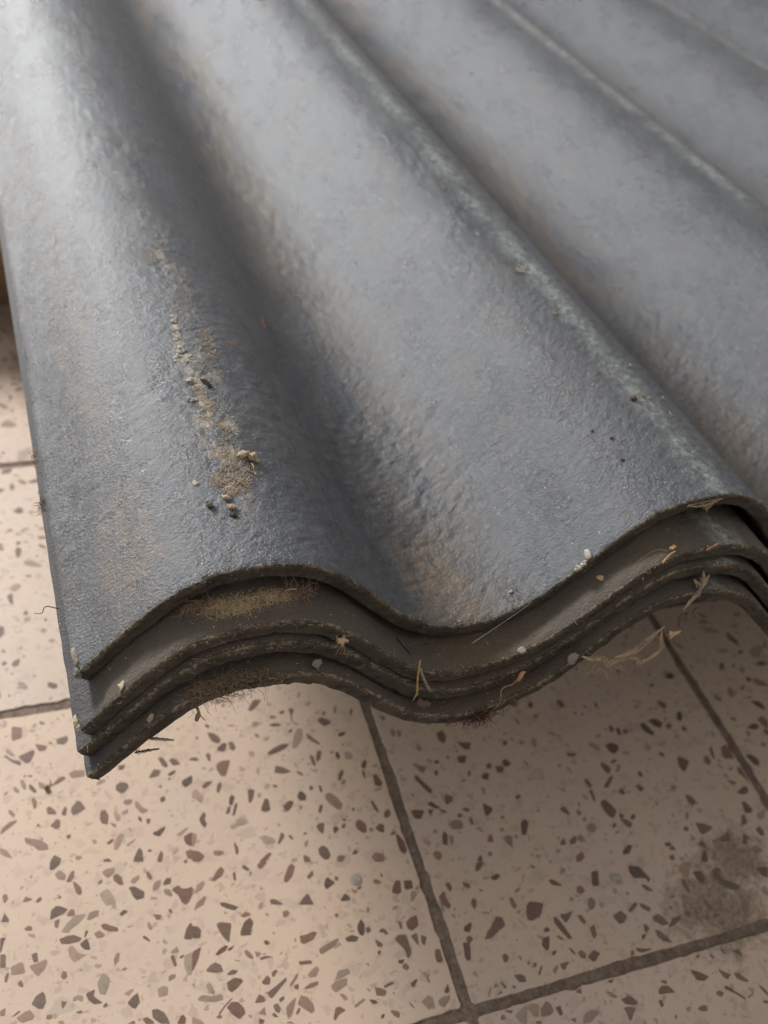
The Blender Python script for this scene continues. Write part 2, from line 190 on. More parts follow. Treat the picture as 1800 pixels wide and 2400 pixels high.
def grid_mesh(name, P, mats, parent=None, flip=False):
    """P: (ny, nx, 3) array of points -> one smooth quad grid"""
    ny, nx = P.shape[:2]
    i = np.arange(ny - 1)[:, None] * nx + np.arange(nx - 1)[None, :]
    q = np.stack([i, i + 1, i + nx + 1, i + nx], -1).reshape(-1, 4)
    if flip: q = q[:, ::-1]
    me = bpy.data.meshes.new(name)
    me.vertices.add(ny * nx)
    me.vertices.foreach_set('co', P.reshape(-1).astype(np.float32))
    me.loops.add(q.size)
    me.loops.foreach_set('vertex_index', q.reshape(-1).astype(np.int32))
    me.polygons.add(len(q))
    me.polygons.foreach_set('loop_start', (np.arange(len(q)) * 4).astype(np.int32))
    me.polygons.foreach_set('use_smooth', np.ones(len(q), bool))
    me.materials.append(mats)
    me.update(calc_edges=True)
    o = bpy.data.objects.new(name, me)
    C.objects.link(o)
    if parent: o.parent = parent
    return o

def hash2(ix, iy, s):
    h = (ix.astype(np.int64) * 374761393 + iy.astype(np.int64) * 668265263 + s * 974634777) & 0x7fffffff
    h = ((h ^ (h >> 13)) * 1274126177) & 0x7fffffff
    return ((h ^ (h >> 16)) & 0xffff) / 65535.0

def vnoise(x, y, s=0):
    ix, iy = np.floor(x), np.floor(y)
    fx, fy = x - ix, y - iy
    fx = fx * fx * fx * (fx * (fx * 6 - 15) + 10)
    fy = fy * fy * fy * (fy * (fy * 6 - 15) + 10)
    a = hash2(ix, iy, s); b = hash2(ix + 1, iy, s); c = hash2(ix, iy + 1, s); d = hash2(ix + 1, iy + 1, s)
    return (a + (b - a) * fx) * (1 - fy) + (c + (d - c) * fx) * fy

def fbm(x, y, s=0, n=3):
    t, a, q = 0, .5, 0
    for k in range(n):
        t = t + a * vnoise(x, y, s + k * 17); q += a
        x, y, a = x * 2.03 + 11.3, y * 2.03 + 4.7, a * .5
    return t / q - .5

# ---------------------------------------------------------------- node helpers
class NT:
    def __init__(s, name):
        s.m = bpy.data.materials.new(name); s.m.use_nodes = True
        s.t = s.m.node_tree; s.b = s.t.nodes['Principled BSDF']
    def new(s, kind, **kw):
        n = s.t.nodes.new(kind)
        for k, v in kw.items(): setattr(n, k, v)
        return n
    def put(s, sock, v):
        if hasattr(v, 'is_output'): s.t.links.new(v, sock)
        elif isinstance(v, (tuple, list)): sock.default_value = (*v, 1.0) if len(v) == 3 and len(sock.default_value) == 4 else v
        else: sock.default_value = v
    def math(s, op, a, b=0.0, c=None, clamp=False):
        n = s.new('ShaderNodeMath', operation=op, use_clamp=clamp)
        s.put(n.inputs[0], a); s.put(n.inputs[1], b)
        if c is not None: s.put(n.inputs[2], c)
        return n.outputs[0]
    def ramp(s, v, lo, hi, a=0.0, b=1.0):
        n = s.new('ShaderNodeMapRange', interpolation_type='SMOOTHSTEP')
        for i, q in enumerate((v, lo, hi, a, b)): s.put(n.inputs[i], q)
        return n.outputs[0]
    def mix(s, f, a, b, blend='MIX'):
        n = s.new('ShaderNodeMix', data_type='RGBA', blend_type=blend)
        s.put(n.inputs[0], f); s.put(n.inputs[6], a); s.put(n.inputs[7], b)
        return n.outputs[2]
    def coord(s, kind='Object', scale=(1, 1, 1), rot=(0, 0, 0), loc=(0, 0, 0)):
        c = s.new('ShaderNodeTexCoord'); mp = s.new('ShaderNodeMapping')
        s.put(mp.inputs['Scale'], scale); s.put(mp.inputs['Rotation'], rot); s.put(mp.inputs['Location'], loc)
        s.t.links.new(c.outputs[kind], mp.inputs[0])
        return mp.outputs[0]
    def noise(s, co, scale, detail=3, rough=.55, dist=0.0):
        n = s.new('ShaderNodeTexNoise')
        s.put(n.inputs['Vector'], co); s.put(n.inputs['Scale'], scale); s.put(n.inputs['Detail'], detail)
        s.put(n.inputs['Roughness'], rough); s.put(n.inputs['Distortion'], dist)
        return n.outputs[0]
    def voro(s, co, scale, feature='F1', rnd=1.0):
        n = s.new('ShaderNodeTexVoronoi', feature=feature)
        s.put(n.inputs['Vector'], co); s.put(n.inputs['Scale'], scale); s.put(n.inputs['Randomness'], rnd)
        return n
    def sep(s, v):
        n = s.new('ShaderNodeSeparateXYZ'); s.put(n.inputs[0], v); return n.outputs
    def bump(s, h, strength=1.0, dist=.001):
        n = s.new('ShaderNodeBump')
        s.put(n.inputs['Strength'], strength); s.put(n.inputs['Distance'], dist); s.put(n.inputs['Height'], h)
        s.t.links.new(n.outputs[0], s.b.inputs['Normal'])
    def out(s, col=None, rough=None, spec=None):
        if col is not None: s.put(s.b.inputs['Base Color'], col)
        if rough is not None: s.put(s.b.inputs['Roughness'], rough)
        if spec is not None: s.put(s.b.inputs['Specular IOR Level'], spec)
        return s.m

# ---------------------------------------------------------------- sheet profile (metres)
U0, PITCH, AMP = 0.056774, 0.177, 0.0268889
KX = np.array([-4, 15, 30, 45, 60, 75, 90, 105, 120, 135, 150, 165, 180, 195, 210, 225, 240, 255, 270]) * 1e-3
SAG = {1: 0 * KX,
       2: np.array([-9.1, -8.6, -9.2, -10.6, -11.5, -12.2, -13.0, -13.2, -12.2, -9.6, -7.6, -7.4, -8.3, -9.3, -10.1, -12.2, -13.6, -14.3, -14.0]) * 1e-3,
       3: np.array([-17.2, -17.4, -17.6, -18.2, -19.2, -20.8, -22.0, -22.3, -21.0, -18.6, -16.4, -15.3, -15.5, -16.4, -17.6, -20.2, -22.6, -24.7, -26.0]) * 1e-3,
       4: np.array([-25.3, -26.0, -27.2, -29.0, -29.9, -30.8, -32.1, -32.5, -30.9, -28.7, -27.0, -25.0, -24.0, -24.6, -27.0, -30.2, -32.8, -35.0, -36.5]) * 1e-3}
YF = {1: 0.0, 2: -0.014, 3: -0.0155, 4: -0.0205}
XL = {1: -0.0003, 2: -0.0019, 3: -0.0032, 4: -0.0017}
THK = 0.0061
WIDTH, DEPTH = 1.12, 1.55

def prof(i, x):
    th = 2 * np.pi * (x - U0) / PITCH
    z = AMP * np.cos(th) - .0005546 * np.cos(2 * th) + .0000714 * np.sin(2 * th) - .0013252 * np.cos(3 * th) - 0.020928 * np.minimum(x, .3)
    f = np.linspace(-.012, .30, 600)
    k = np.interp(f, KX, SAG[i]); k = np.convolve(np.pad(k, 20, 'edge'), np.hanning(41) / np.hanning(41).sum(), 'valid')
    far = {1: 0, 2: -.0125, 3: -.0222, 4: -.032}[i]
    w = np.clip((x - .27) / .05, 0, 1)
    return z + np.interp(x, f, k) * (1 - w) + far * w

def nrm(i, x):
    h = 1e-4
    s = (prof(i, x + h) - prof(i, x - h)) / (2 * h)
    l = np.sqrt(1 + s * s)
    return -s / l, 1 / l

def relief(x, y, i):
    """pressed, leathery skin of the fibre cement"""
    c, s = math.cos(.5), math.sin(.5)
    a, b = c * x + s * y, -s * x + c * y
    wx = a + .0016 * fbm(a * 300, b * 300, 3 + i, 2); wy = b + .0016 * fbm(a * 300, b * 300, 9 + i, 2)
    h = .00055 * fbm(x * 30, y * 20, 40 + i, 2)
    g2 = np.clip(fbm(x * 18, y * 12, 81 + i, 3) * 3.2 + .55, .12, 1.15)
    h += .00100 * g2 * fbm(wx * 120, wy * 190, 20 + i, 2)
    pk = vnoise(wx * 210, wy * 300, 25 + i)
    h -= .00042 * g2 * np.clip((pk - .70) / .3, 0, 1)
    h += .00058 * fbm(wx * 330, wy * 560, 22 + i, 3)
    r = 1 - np.abs(2 * vnoise(wx * 240, wy * 460, 60 + i) - 1)
    gate = np.clip(fbm(a * 55, b * 80, 70 + i, 2) * 4 + .35, 0, 1)
    h -= .00018 * np.clip((r - .72) / .28, 0, 1) * gate
    return h

def surf_z(i, x, y):
    x = np.asarray(x, float); y = np.asarray(y, float)
    return prof(i, x) + .002963 * y + relief(x, y, i)

# ---------------------------------------------------------------- materials
def sheet_material(name, dust, rough0=.27, dcol=(.128, .102, .078), dim=1.0):
    t = NT(name)
    co_ = t.coord()
    x, y, z = t.sep(t.coord())
    th = t.math('MULTIPLY', t.math('SUBTRACT', x, U0), 2 * PI / PITCH)
    cs = t.math('COSINE', th)                                   # 1 on crests, -1 in valleys
    big = t.noise(co_, 14, 3)
    mid = t.noise(t.coord(scale=(1, .45, 1)), 60, 4, .6)
    fine = t.noise(co_, 420, 3, .65)
    base = t.mix(t.ramp(mid, .30, .70), (.047, .052, .063), (.080, .087, .102))
    base = t.mix(t.ramp(big, .42, .66, 0, .3), base, (.068, .075, .089))
    base = t.mix(t.ramp(fine, .52, .78, 0, .5), base, (.17, .175, .18))
    base = t.mix(t.ramp(fine, .46, .28, 0, .6), base, (.030, .031, .033))
    scf = t.noise(t.coord(scale=(1, .16, 1), rot=(0, 0, 1.1)), 520, 3, .6)
    base = t.mix(t.math('MULTIPLY', t.ramp(scf, .62, .74, 0, .55), t.ramp(big, .45, .62)), base, (.21, .215, .22))
    # settled brown dust: valley floors and patches
    streak = t.noise(t.coord(scale=(1, .22, 1)), 45, 4, .6, .3)
    val = t.ramp(cs, -.50, -1.0, 0, .80)
    patch = t.ramp(t.noise(t.coord(scale=(1, .5, 1), loc=(3, 1, 0)), 40, 6, .72), .50, .68, 0, .30)
    dm = t.math('ADD', t.math('MULTIPLY', val, t.ramp(streak, .32, .62)), patch, clamp=True)
    dm = t.math('ADD', t.math('MULTIPLY', dm, .75), dust, clamp=True)
    if dust: dm = t.math('MULTIPLY', dm, t.ramp(t.math('ADD', x, t.math('MULTIPLY', t.math('SUBTRACT', mid, .5), .006)), .002, .009, .12, 1.0))   # dust thinned at the left margin, painting in its lit strip
    dm = t.math('MULTIPLY', dm, t.ramp(t.noise(co_, 900, 2, .7), .25, .6, .55, 1.0), clamp=True)
    if dim < 1: base = t.mix(1.0, base, (dim, dim * .97, dim * .94), 'MULTIPLY')  # dim darkens the base for the shaded ledges
    col = t.mix(dm, base, dcol)
    if not dust:
        # dirt bonded to the first crest, a brown wash on the left flank and in the first valley by the front edge
        def spot(cx, cy, rx, ry):
            dx = t.math('DIVIDE', t.math('SUBTRACT', x, cx), rx); dy = t.math('DIVIDE', t.math('SUBTRACT', y, cy), ry)
            return t.math('SQRT', t.math('ADD', t.math('MULTIPLY', dx, dx), t.math('MULTIPLY', dy, dy)))
        brk2 = t.noise(t.coord(scale=(1, .55, 1), loc=(.2, .9, 0)), 210, 5, .72, .3)
        wide = t.noise(t.coord(loc=(.5, .1, 0)), 55, 4, .65)
        def lay(r, lo, hi, k):
            return t.math('MULTIPLY', t.ramp(t.math('ADD', r, t.math('MULTIPLY', t.math('SUBTRACT', wide, .5), 1.6)), 1.15, .3), t.ramp(brk2, lo, hi, 0, k))
        m1 = t.math('MAXIMUM', lay(spot(.0605, .075, .0085, .060), .47, .60, .85), lay(spot(.064, .18, .009, .10), .52, .64, .7))
        col = t.mix(m1, col, (.34, .275, .205))
        m2 = t.math('MAXIMUM', lay(spot(.022, .032, .013, .040), .36, .60, .62), lay(spot(.140, .020, .018, .045), .34, .58, .75))
        m2 = t.math('MAXIMUM', m2, lay(spot(.020, .16, .010, .13), .40, .62, .5))
        col = t.mix(m2, col, (.165, .122, .085))
        dm = t.math('MAXIMUM', dm, t.math('MAXIMUM', m1, m2))
    # pale lime bloom along the crest tops past the first one
    band = t.math('SUBTRACT', 1.0, t.math('ABSOLUTE', t.math('DIVIDE', t.math('SUBTRACT', t.math('FRACT', t.math('DIVIDE', t.math('SUBTRACT', x, U0 - .5 * PITCH), PITCH)), .535), .058)), clamp=True)
    past = t.ramp(x, .13, .17)
    vein = t.noise(t.coord(scale=(1, .8, 1)), 330, 5, .75)
    brk = t.ramp(t.noise(t.coord(scale=(1, .6, 1), loc=(1, 2, 0)), 30, 5, .7), .36, .56)
    bl = t.math('MULTIPLY', t.math('MULTIPLY', t.math('MULTIPLY', band, past), brk), t.ramp(vein, .40, .60, .12, .95))
    col = t.mix(bl, col, (.31, .34, .325))
    # scattered pale specks and dark pits
    v = t.voro(co_, 380)
    cell = t.sep(v.outputs['Color'])
    pale = t.math('MULTIPLY', t.ramp(v.outputs['Distance'], .16, .08), t.math('GREATER_THAN', cell[0], .90))
    col = t.mix(t.math('MULTIPLY', pale, .8), col, (.48, .45, .40))
    v2 = t.voro(t.coord(loc=(.3, .7, 0)), 150)
    pit = t.math('MULTIPLY', t.ramp(v2.outputs['Distance'], .13, .07), t.math('GREATER_THAN', t.sep(v2.outputs['Color'])[1], .955))
    col = t.mix(t.math('MULTIPLY', pit, .75), col, (.03, .028, .026))
    ro = t.math('ADD', t.ramp(mid, .3, .7, rough0 - .05, rough0 + .12), t.math('MULTIPLY', dm, .16), clamp=True)
    h = t.math('ADD', t.math('MULTIPLY', t.noise(t.coord(scale=(1, 1.5, 1), rot=(0, 0, .5)), 760, 4, .66, .2), .75),
               t.math('MULTIPLY', t.noise(co_, 1700, 2, .6), .07))
    h = t.math('ADD', h, t.math('MULTIPLY', pit, -.25))
    h = t.math('ADD', h, t.math('MULTIPLY', pale, .12))
    t.bump(h, 1.0, .001)
    return t.out(col, ro, .70)

def cut_material():
    t = NT('cut_face')
    co_ = t.coord()
    e = t.new('ShaderNodeAttribute', attribute_name='rim').outputs['Fac']
    lay = t.noise(t.coord(scale=(.25, 1, 1.0)), 420, 4, .65)
    big = t.noise(co_, 60, 3)
    col = t.mix(t.ramp(lay, .3, .7), (.024, .020, .016), (.066, .054, .044))
    col = t.mix(t.ramp(big, .45, .7, 0, .6), col, (.085, .064, .042))
    crumbs = t.noise(co_, 700, 4, .7)
    rim = t.math('MULTIPLY', t.math('MULTIPLY', e, t.ramp(crumbs, .40, .62, .08, 1.0)), t.ramp(t.noise(co_, 110, 3, .6), .40, .60, .25, 1.0))
    col = t.mix(rim, col, (.28, .225, .16))
    sp = t.voro(co_, 600)
    g = t.math('MULTIPLY', t.ramp(sp.outputs['Distance'], .22, .1), t.math('GREATER_THAN', t.sep(sp.outputs['Color'])[0], .93))
    col = t.mix(t.math('MULTIPLY', g, .8), col, (.34, .28, .2))
    t.bump(t.math('ADD', t.math('MULTIPLY', lay, .5), t.math('MULTIPLY', crumbs, .5)), 1.0, .0009)
    return t.out(col, .86, .3)

def plain(name, a, b, scale=400, rough=.85, bump=.0004, spec=.3):
    t = NT(name)
    co_ = t.coord()
    n = t.noise(co_, scale, 4, .65)
    n2 = t.noise(co_, scale * .22, 2)
    c = t.mix(t.ramp(n, .32, .68), a, b)
    c = t.mix(t.ramp(n2, .35, .7, 0, .5), c, tuple(q * .58 for q in a))
    t.bump(n, 1.0, bump)
    return t.out(c, rough, spec)

def brown_patches(t, pos):
    """darker brown tiles by the beam, brown dirt near the right-hand joint"""
    wob = t.noise(pos, 130, 6, .8, .4)
    def blob(cx, cy, rx, ry, k):
        x, y, z = t.sep(pos)
        dx = t.math('DIVIDE', t.math('SUBTRACT', x, cx), rx); dy = t.math('DIVIDE', t.math('SUBTRACT', y, cy), ry)
        r = t.math('SQRT', t.math('ADD', t.math('MULTIPLY', dx, dx), t.math('MULTIPLY', dy, dy)))
        return t.math('MULTIPLY', t.ramp(t.math('ADD', r, t.math('MULTIPLY', t.math('SUBTRACT', wob, .5), 2.6)), 1.15, .35), k)
    a = blob(.266, -.085, .030, .025, .80)
    a = t.math('MAXIMUM', a, blob(.288, -.066, .022, .018, .75))
    a = t.math('MAXIMUM', a, blob(.0, .47, .30, .04, .7))
    a = t.math('MAXIMUM', a, blob(.004, .39, .020, .05, .4))
    return a

def tile_material():
    t = NT('terrazzo')
    info = t.new('ShaderNodeObjectInfo')
    c0 = t.new('ShaderNodeTexCoord')
    off = t.new('ShaderNodeVectorMath', operation='MULTIPLY_ADD')
    t.put(off.inputs[0], info.outputs['Random']); t.put(off.inputs[1], (3.1, 1.7, .0)); t.t.links.new(c0.outputs['Object'], off.inputs[2])
    co_ = off.outputs[0]
    wob = t.new('ShaderNodeTexNoise'); t.put(wob.inputs['Vector'], co_); t.put(wob.inputs['Scale'], 260); t.put(wob.inputs['Detail'], 2)
    wv = t.new('ShaderNodeVectorMath', operation='MULTIPLY_ADD')
    t.t.links.new(wob.outputs['Color'], wv.inputs[0]); t.put(wv.inputs[1], (.004, .004, 0)); t.t.links.new(co_, wv.inputs[2])
    cw = wv.outputs[0]
    big = t.noise(co_, 22, 3)
    col = t.mix(t.ramp(big, .35, .65), (.545, .432, .338), (.53, .428, .352))
    def layer(col, scale, thr, tones, s, rmax):
        mp = t.new('ShaderNodeMapping'); t.t.links.new(cw, mp.inputs[0]); t.put(mp.inputs['Scale'], s); t.put(mp.inputs['Rotation'], (0, 0, scale * .01))
        v = t.voro(mp.outputs[0], scale)
        e = t.voro(mp.outputs[0], scale, 'DISTANCE_TO_EDGE')
        c = t.sep(v.outputs['Color'])
        mk = t.math('MULTIPLY', t.ramp(e.outputs['Distance'], rmax, rmax + .05), t.math('GREATER_THAN', c[0], thr))
        tone = t.mix(t.math('GREATER_THAN', c[1], .5), tones[0], tones[1])
        tone = t.mix(t.math('GREATER_THAN', c[1], .82), tone, tones[2])
        return t.mix(t.math('MULTIPLY', mk, t.math('MULTIPLY_ADD', c[2], .5, .35)), col, tone)
    col = layer(col, 120, .45, ((.48, .375, .315), (.54, .42, .35), (.43, .355, .295)), (1, 1.35, 0), .12)
    col = layer(col, 190, .62, ((.44, .34, .285), (.50, .37, .295), (.39, .32, .265)), (1.3, 1, 0), .14)
    col = layer(col, 330, .86, ((.30, .225, .175), (.40, .28, .20), (.26, .205, .165)), (1, 1.3, 0), .16)
    col = layer(col, 620, .90, ((.22, .16, .12), (.42, .28, .19), (.20, .16, .13)), (1, 1, 0), .2)
    film = t.noise(co_, 9, 4, .6)
    col = t.mix(t.ramp(film, .45, .7, 0, .25), col, (.40, .31, .24))
    col = t.mix(1.0, col, info.outputs['Color'], 'MULTIPLY')
    pos = t.new('ShaderNodeNewGeometry').outputs['Position']
    st = brown_patches(t, pos)
    col = t.mix(st, col, t.mix(t.ramp(t.noise(pos, 420, 3, .7), .35, .65), (.10, .068, .042), (.24, .175, .115)))
    ro = t.ramp(t.noise(co_, 70, 4), .3, .7, .42, .60)
    t.bump(t.noise(co_, 500, 3), 1.0, .00008)
    return t.out(col, ro, .4)

def chip_material():
    t = NT('stone_chip')
    a = t.new('ShaderNodeAttribute', attribute_name='chip_color').outputs['Color']
    n = t.noise(t.coord(), 900, 3, .6)
    n2 = t.noise(t.coord(), 240, 2)
    c = t.mix(t.ramp(n, .3, .7, .0, .42), a, (.24, .18, .145))
    c = t.mix(t.ramp(n2, .5, .75, 0, .25), c, (.07, .055, .045))
    st = brown_patches(t, t.new('ShaderNodeNewGeometry').outputs['Position'])
    c = t.mix(t.math('MULTIPLY', st, .7), c, (.11, .085, .06))
    return t.out(c, .45, .4)

M = dict(
    sheet=sheet_material('sheet_skin', 0.0),
    sheet_dusty_shade=sheet_material('sheet_skin_dusty_shade', .62, .62, (.112, .080, .048), .60),  # real dust, plus the ledges' shade darkened into the colour
    cut=cut_material(), tile=tile_material(), chip=chip_material(),
    grout=plain('grout', (.140, .100, .076), (.255, .195, .155), 700, .9, .0005),
    wood=None,
    soil=plain('soil', (.50, .40, .295), (.66, .55, .43), 1500, .95, .0004, .15),
    clod=plain('clod', (.11, .078, .052), (.20, .15, .105), 900, .95, .0004, .15),
    bank=plain('dust_grain', (.60, .44, .255), (.74, .58, .37), 1500, .95, .0004, .15),
    soil_pale=plain('pale_soil', (.42, .33, .235), (.56, .46, .345), 1500, .95, .0004, .15),
    crust=plain('lime_crust', (.30, .27, .23), (.48, .44, .38), 900, .9, .0004, .2),
    white=plain('plaster_crumb', (.52, .47, .39), (.70, .65, .56), 1200, .9, .0004, .2),
    root=plain('rootlet', (.22, .15, .09), (.38, .27, .17), 900, .85, .0002),
    root_red=plain('red_root', (.075, .034, .027), (.15, .068, .05), 900, .85, .0002),
    web=plain('web_fibre', (.42, .32, .22), (.60, .48, .34), 900, .9, .0002),
    straw=plain('straw', (.40, .26, .10), (.52, .36, .17), 900, .6, .0002),
    needle=plain('dry_needle', (.30, .13, .06), (.42, .21, .10), 900, .55, .0002),
    leaf=plain('dead_leaf', (.105, .062, .05), (.165, .10, .08), 500, .75, .0004),
    twig=plain('twig', (.09, .06, .042), (.16, .115, .08), 900, .85, .0003),
    grey=plain('grey_bark', (.20, .175, .145), (.32, .285, .24), 900, .9, .0004),
    seed=plain('seed', (.42, .20, .12), (.56, .30, .19), 700, .6, .0002),
    peach=plain('peach_flake', (.48, .33, .20), (.60, .44, .29), 700, .8, .0003),
    dark=plain('dark_bark', (.075, .058, .044), (.14, .11, .085), 900, .9, .0004),
    thread=plain('silk', (.45, .47, .5), (.6, .62, .65), 300, .4, .00001),
)
def wood_material():
    t = NT('brown_board')
    g = t.noise(t.coord(scale=(.12, 1, 1)), 120, 5, .6, .4)
    c = t.mix(t.ramp(g, .3, .7), (.38, .235, .135), (.50, .32, .19))
    c = t.mix(t.ramp(t.noise(t.coord(), 18, 3), .5, .7, 0, .4), c, (.17, .115, .075))
    t.bump(g, 1.0, .0008)
    return t.out(c, .7, .3)
M['wood'] = wood_material()

# ---------------------------------------------------------------- floor: grout bed, tiles, stone chips
FZ = -0.174173
TS, GX, GY, PHI = 0.1893734, 0.1376214, -0.0839369, -0.0501425
cph, sph = math.cos(PHI), math.sin(PHI)
def t2w(a, b): return cph * a - sph * b, sph * a + cph * b
def w2t(x, y): return cph * x + sph * y, -sph * x + cph * y

N = 40
gx = np.linspace(-3.5, 4.0, N); gy = np.linspace(-2.0, 5.5, N)
XX, YY = np.meshgrid(gx, gy)
P = np.stack([XX, YY, np.full_like(XX, FZ - .0008)], -1)
floor = grid_mesh('floor', P, M['grout'])
tag(floor, kind='structure')

GAP = 0.0051
def tile_outline(seed):
    r = random.Random(seed)
    h = TS / 2 - GAP / 2
    pts = []
    n = 46
    cr = .0010
    for k in range(4):
        for q in range(n):
            u = -h + cr + (2 * h - 2 * cr) * q / (n - 1)
            wob = .00028 * math.sin(u * 70 + seed * 3 + k * 2) + r.uniform(-.00028, .00028) + (r.uniform(-.0011, -.0003) if r.random() < .09 else 0)
            d = h + wob
            pts.append([(u, -d), (d, u), (-u, d), (-d, -u)][k])
    return pts
def tile_mesh(seed):
    o = tile_outline(seed); n = len(o)
    vs, fs = [], []
    for inset, z in ((.0, -.006), (.0, -.00035), (.0001, -.0001), (.0003, 0.0)):
        for x, y in o:
            l = math.hypot(x, y); ax = max(abs(x), abs(y))
            s = 1 - inset / ax
            vs.append((x * s, y * s, z))
    for k in range(3):
        for i in range(n):
            j = (i + 1) % n
            fs.append((k * n + i, k * n + j, (k + 1) * n + j, (k + 1) * n + i))
    fs.append(tuple(3 * n + i for i in range(n)))
    me = bpy.data.meshes.new('tile')
    me.from_pydata(vs, [], fs); me.materials.append(M['tile'])
    me.update()
    return me
TM = [tile_mesh(s) for s in range(5)]
I0, I1, J0, J1_ = -5, 7, -3, 9
tiles = {}
for j in range(J0, J1_):
    for i in range(I0, I1):
        o = bpy.data.objects.new('tile', TM[(i * 7 + j * 3) % 5])
        C.objects.link(o); o.parent = floor
        x, y = t2w(GX + (i + .5) * TS, GY + (j + .5) * TS)
        o.location = (x, y, FZ)
        o.rotation_euler = (random.uniform(-.0012, .0012), random.uniform(-.0012, .0012), PHI)
        q = random.uniform(.94, 1.04)
        o.color = (q, q * random.uniform(.97, 1.02), q * random.uniform(.96, 1.04), 1)
        tiles[i, j] = o
tiles[-1, 0].color = (1.04, 1.0, .97, 1)
tiles[0, 0].color = (.95, .92, .92, 1)
tiles[0, -1].color = (1.0, .96, .98, 1)
tiles[1, 0].color = (.95, .92, .92, 1)
for o in tiles.values(): o.rotation_euler.x = o.rotation_euler.y = 0

DARK = [(.132, .080, .060), (.160, .096, .073), (.108, .072, .057), (.185, .107, .083), (.130, .095, .076), (.088, .064, .053)]
MIDT = [(.26, .19, .150), (.31, .235, .19), (.23, .17, .135), (.28, .24, .195)]
def chaikin(p, t=.11):
    o = []
    n = len(p)
    for k in range(n):
        a, b = p[k], p[(k + 1) % n]
        o.append((a[0] + (b[0] - a[0]) * t, a[1] + (b[1] - a[1]) * t))
        o.append((a[0] + (b[0] - a[0]) * (1 - t), a[1] + (b[1] - a[1]) * (1 - t)))
    return o
def area(p): return .5 * abs(sum(p[k][0] * p[k - 1][1] - p[k - 1][0] * p[k][1] for k in range(len(p))))
HL = TS / 2 - GAP / 2 - .0009
def clampt(p): return [(max(-HL, min(HL, x)), max(-HL, min(HL, y))) for x, y in p]
def ccw(p): return p if sum(p[k - 1][0] * p[k][1] - p[k][0] * p[k - 1][1] for k in range(len(p))) > 0 else p[::-1]

traced = []
for s in CHIPS.split('|'):
    q = [tuple(float(v) / 10000 for v in w.split(',')) for w in s.split()]
    q = [w2t(*v) for v in q]
    cx = sum(v[0] for v in q) / len(q); cy = sum(v[1] for v in q) / len(q)
    i, j = math.floor((cx - GX) / TS), math.floor((cy - GY) / TS)
    ox, oy = GX + (i + .5) * TS, GY + (j + .5) * TS
    loc = clampt([(v[0] - ox, v[1] - oy) for v in q])
    loc = ccw(chaikin(loc))
    if area(loc) > 1.2e-6: traced.append((area(loc), (i, j), loc))
traced.sort(key=lambda a: -a[0])

def rnd_chip(r, size):
    n = r.choice((4, 5, 5, 6, 7))
    asp = r.uniform(1.0, 2.6); a0 = r.uniform(0, 2 * PI); rot = r.uniform(0, PI)
    p = []
    for k in range(n):
        a = a0 + 2 * PI * k / n + r.uniform(-.35, .35); l = size * r.uniform(.65, 1.15)
        x, y = l * math.cos(a) * math.sqrt(asp), l * math.sin(a) / math.sqrt(asp)
        p.append((x * math.cos(rot) - y * math.sin(rot), x * math.sin(rot) + y * math.cos(rot)))
    return p

def add_prism(V, F, K, p, ztop, col, cx=0, cy=0):
    n = len(p); b = len(V)
    for x, y in p: V.append((x + cx, y + cy, ztop))
    for x, y in p: V.append((x + cx, y + cy, -.0012))
    F.append(tuple(range(b, b + n)))
    for k in range(n): F.append((b + k, b + n + k, b + n + (k + 1) % n, b + (k + 1) % n))
    K.extend([col] * (2 * n))
def chip_obj(name, V, F, K, parent):
    o = mesh(name, V, F, M['chip'], parent, smooth=False)
    at = o.data.color_attributes.new('chip_color', 'FLOAT_COLOR', 'POINT')
    at.data.foreach_set('color', np.array([(*c, 1) for c in K], np.float32).reshape(-1))
    return o
def chip_tone(r, big=False):
    t = r.choice(DARK) if r.random() < (.72 if big else .55) else r.choice(MIDT)
    k = r.uniform(.85, 1.2)
    return tuple(v * k * f for v, f in zip(t, (1.12, 1.0, .93)))
stuffV = {}
rr = random.Random(3)
occupied = {}
for n, (a, ij, p) in enumerate(traced):
    cx = sum(v[0] for v in p) / len(p); cy = sum(v[1] for v in p) / len(p)
    q = [(v[0] - cx, v[1] - cy) for v in p]
    z = .00007 + .00002 * rr.random()
    col = chip_tone(rr, True)
    occupied.setdefault(ij, []).append((cx, cy, math.sqrt(a) * .7))
    if ij not in tiles: continue
    if n < 300:
        V, F, K = [], [], []
        add_prism(V, F, K, q, z, col)
        o = chip_obj('stone_chip', V, F, K, tiles[ij])
        o.location = (cx, cy, 0)
    else:
        V, F, K = stuffV.setdefault(ij, ([], [], []))
        add_prism(V, F, K, q, z, col, cx, cy)
# the chips too small to pick out, and those of the tiles further back: one piece of stuff per tile
for ij, o in tiles.items():
    i, j = ij
    r = random.Random(i * 91 + j * 17 + 5)
    tr = ij in occupied and len(occupied[ij]) > 25
    V, F, K = stuffV.setdefault(ij, ([], [], []))
    occ = occupied.get(ij, [])
    for k in range(170 if tr else 300):
        size = math.exp(r.gauss(-6.62, .28)) if tr else math.exp(r.gauss(-6.0, .48))
        size = min(size, .0062)
        cx, cy = r.uniform(-HL, HL), r.uniform(-HL, HL)
        if any((cx - a) ** 2 + (cy - b) ** 2 < (c + size) ** 2 for a, b, c in occ): continue
        if k % 1 == 0: occ = occ + [(cx, cy, size)]
        p = ccw(clampt([(x + cx, y + cy) for x, y in rnd_chip(r, size)]))
        add_prism(V, F, K, p, .00006, chip_tone(r), 0, 0)
    s = chip_obj('stone_chips', V, F, K, o)
    s['kind'] = 'stuff'

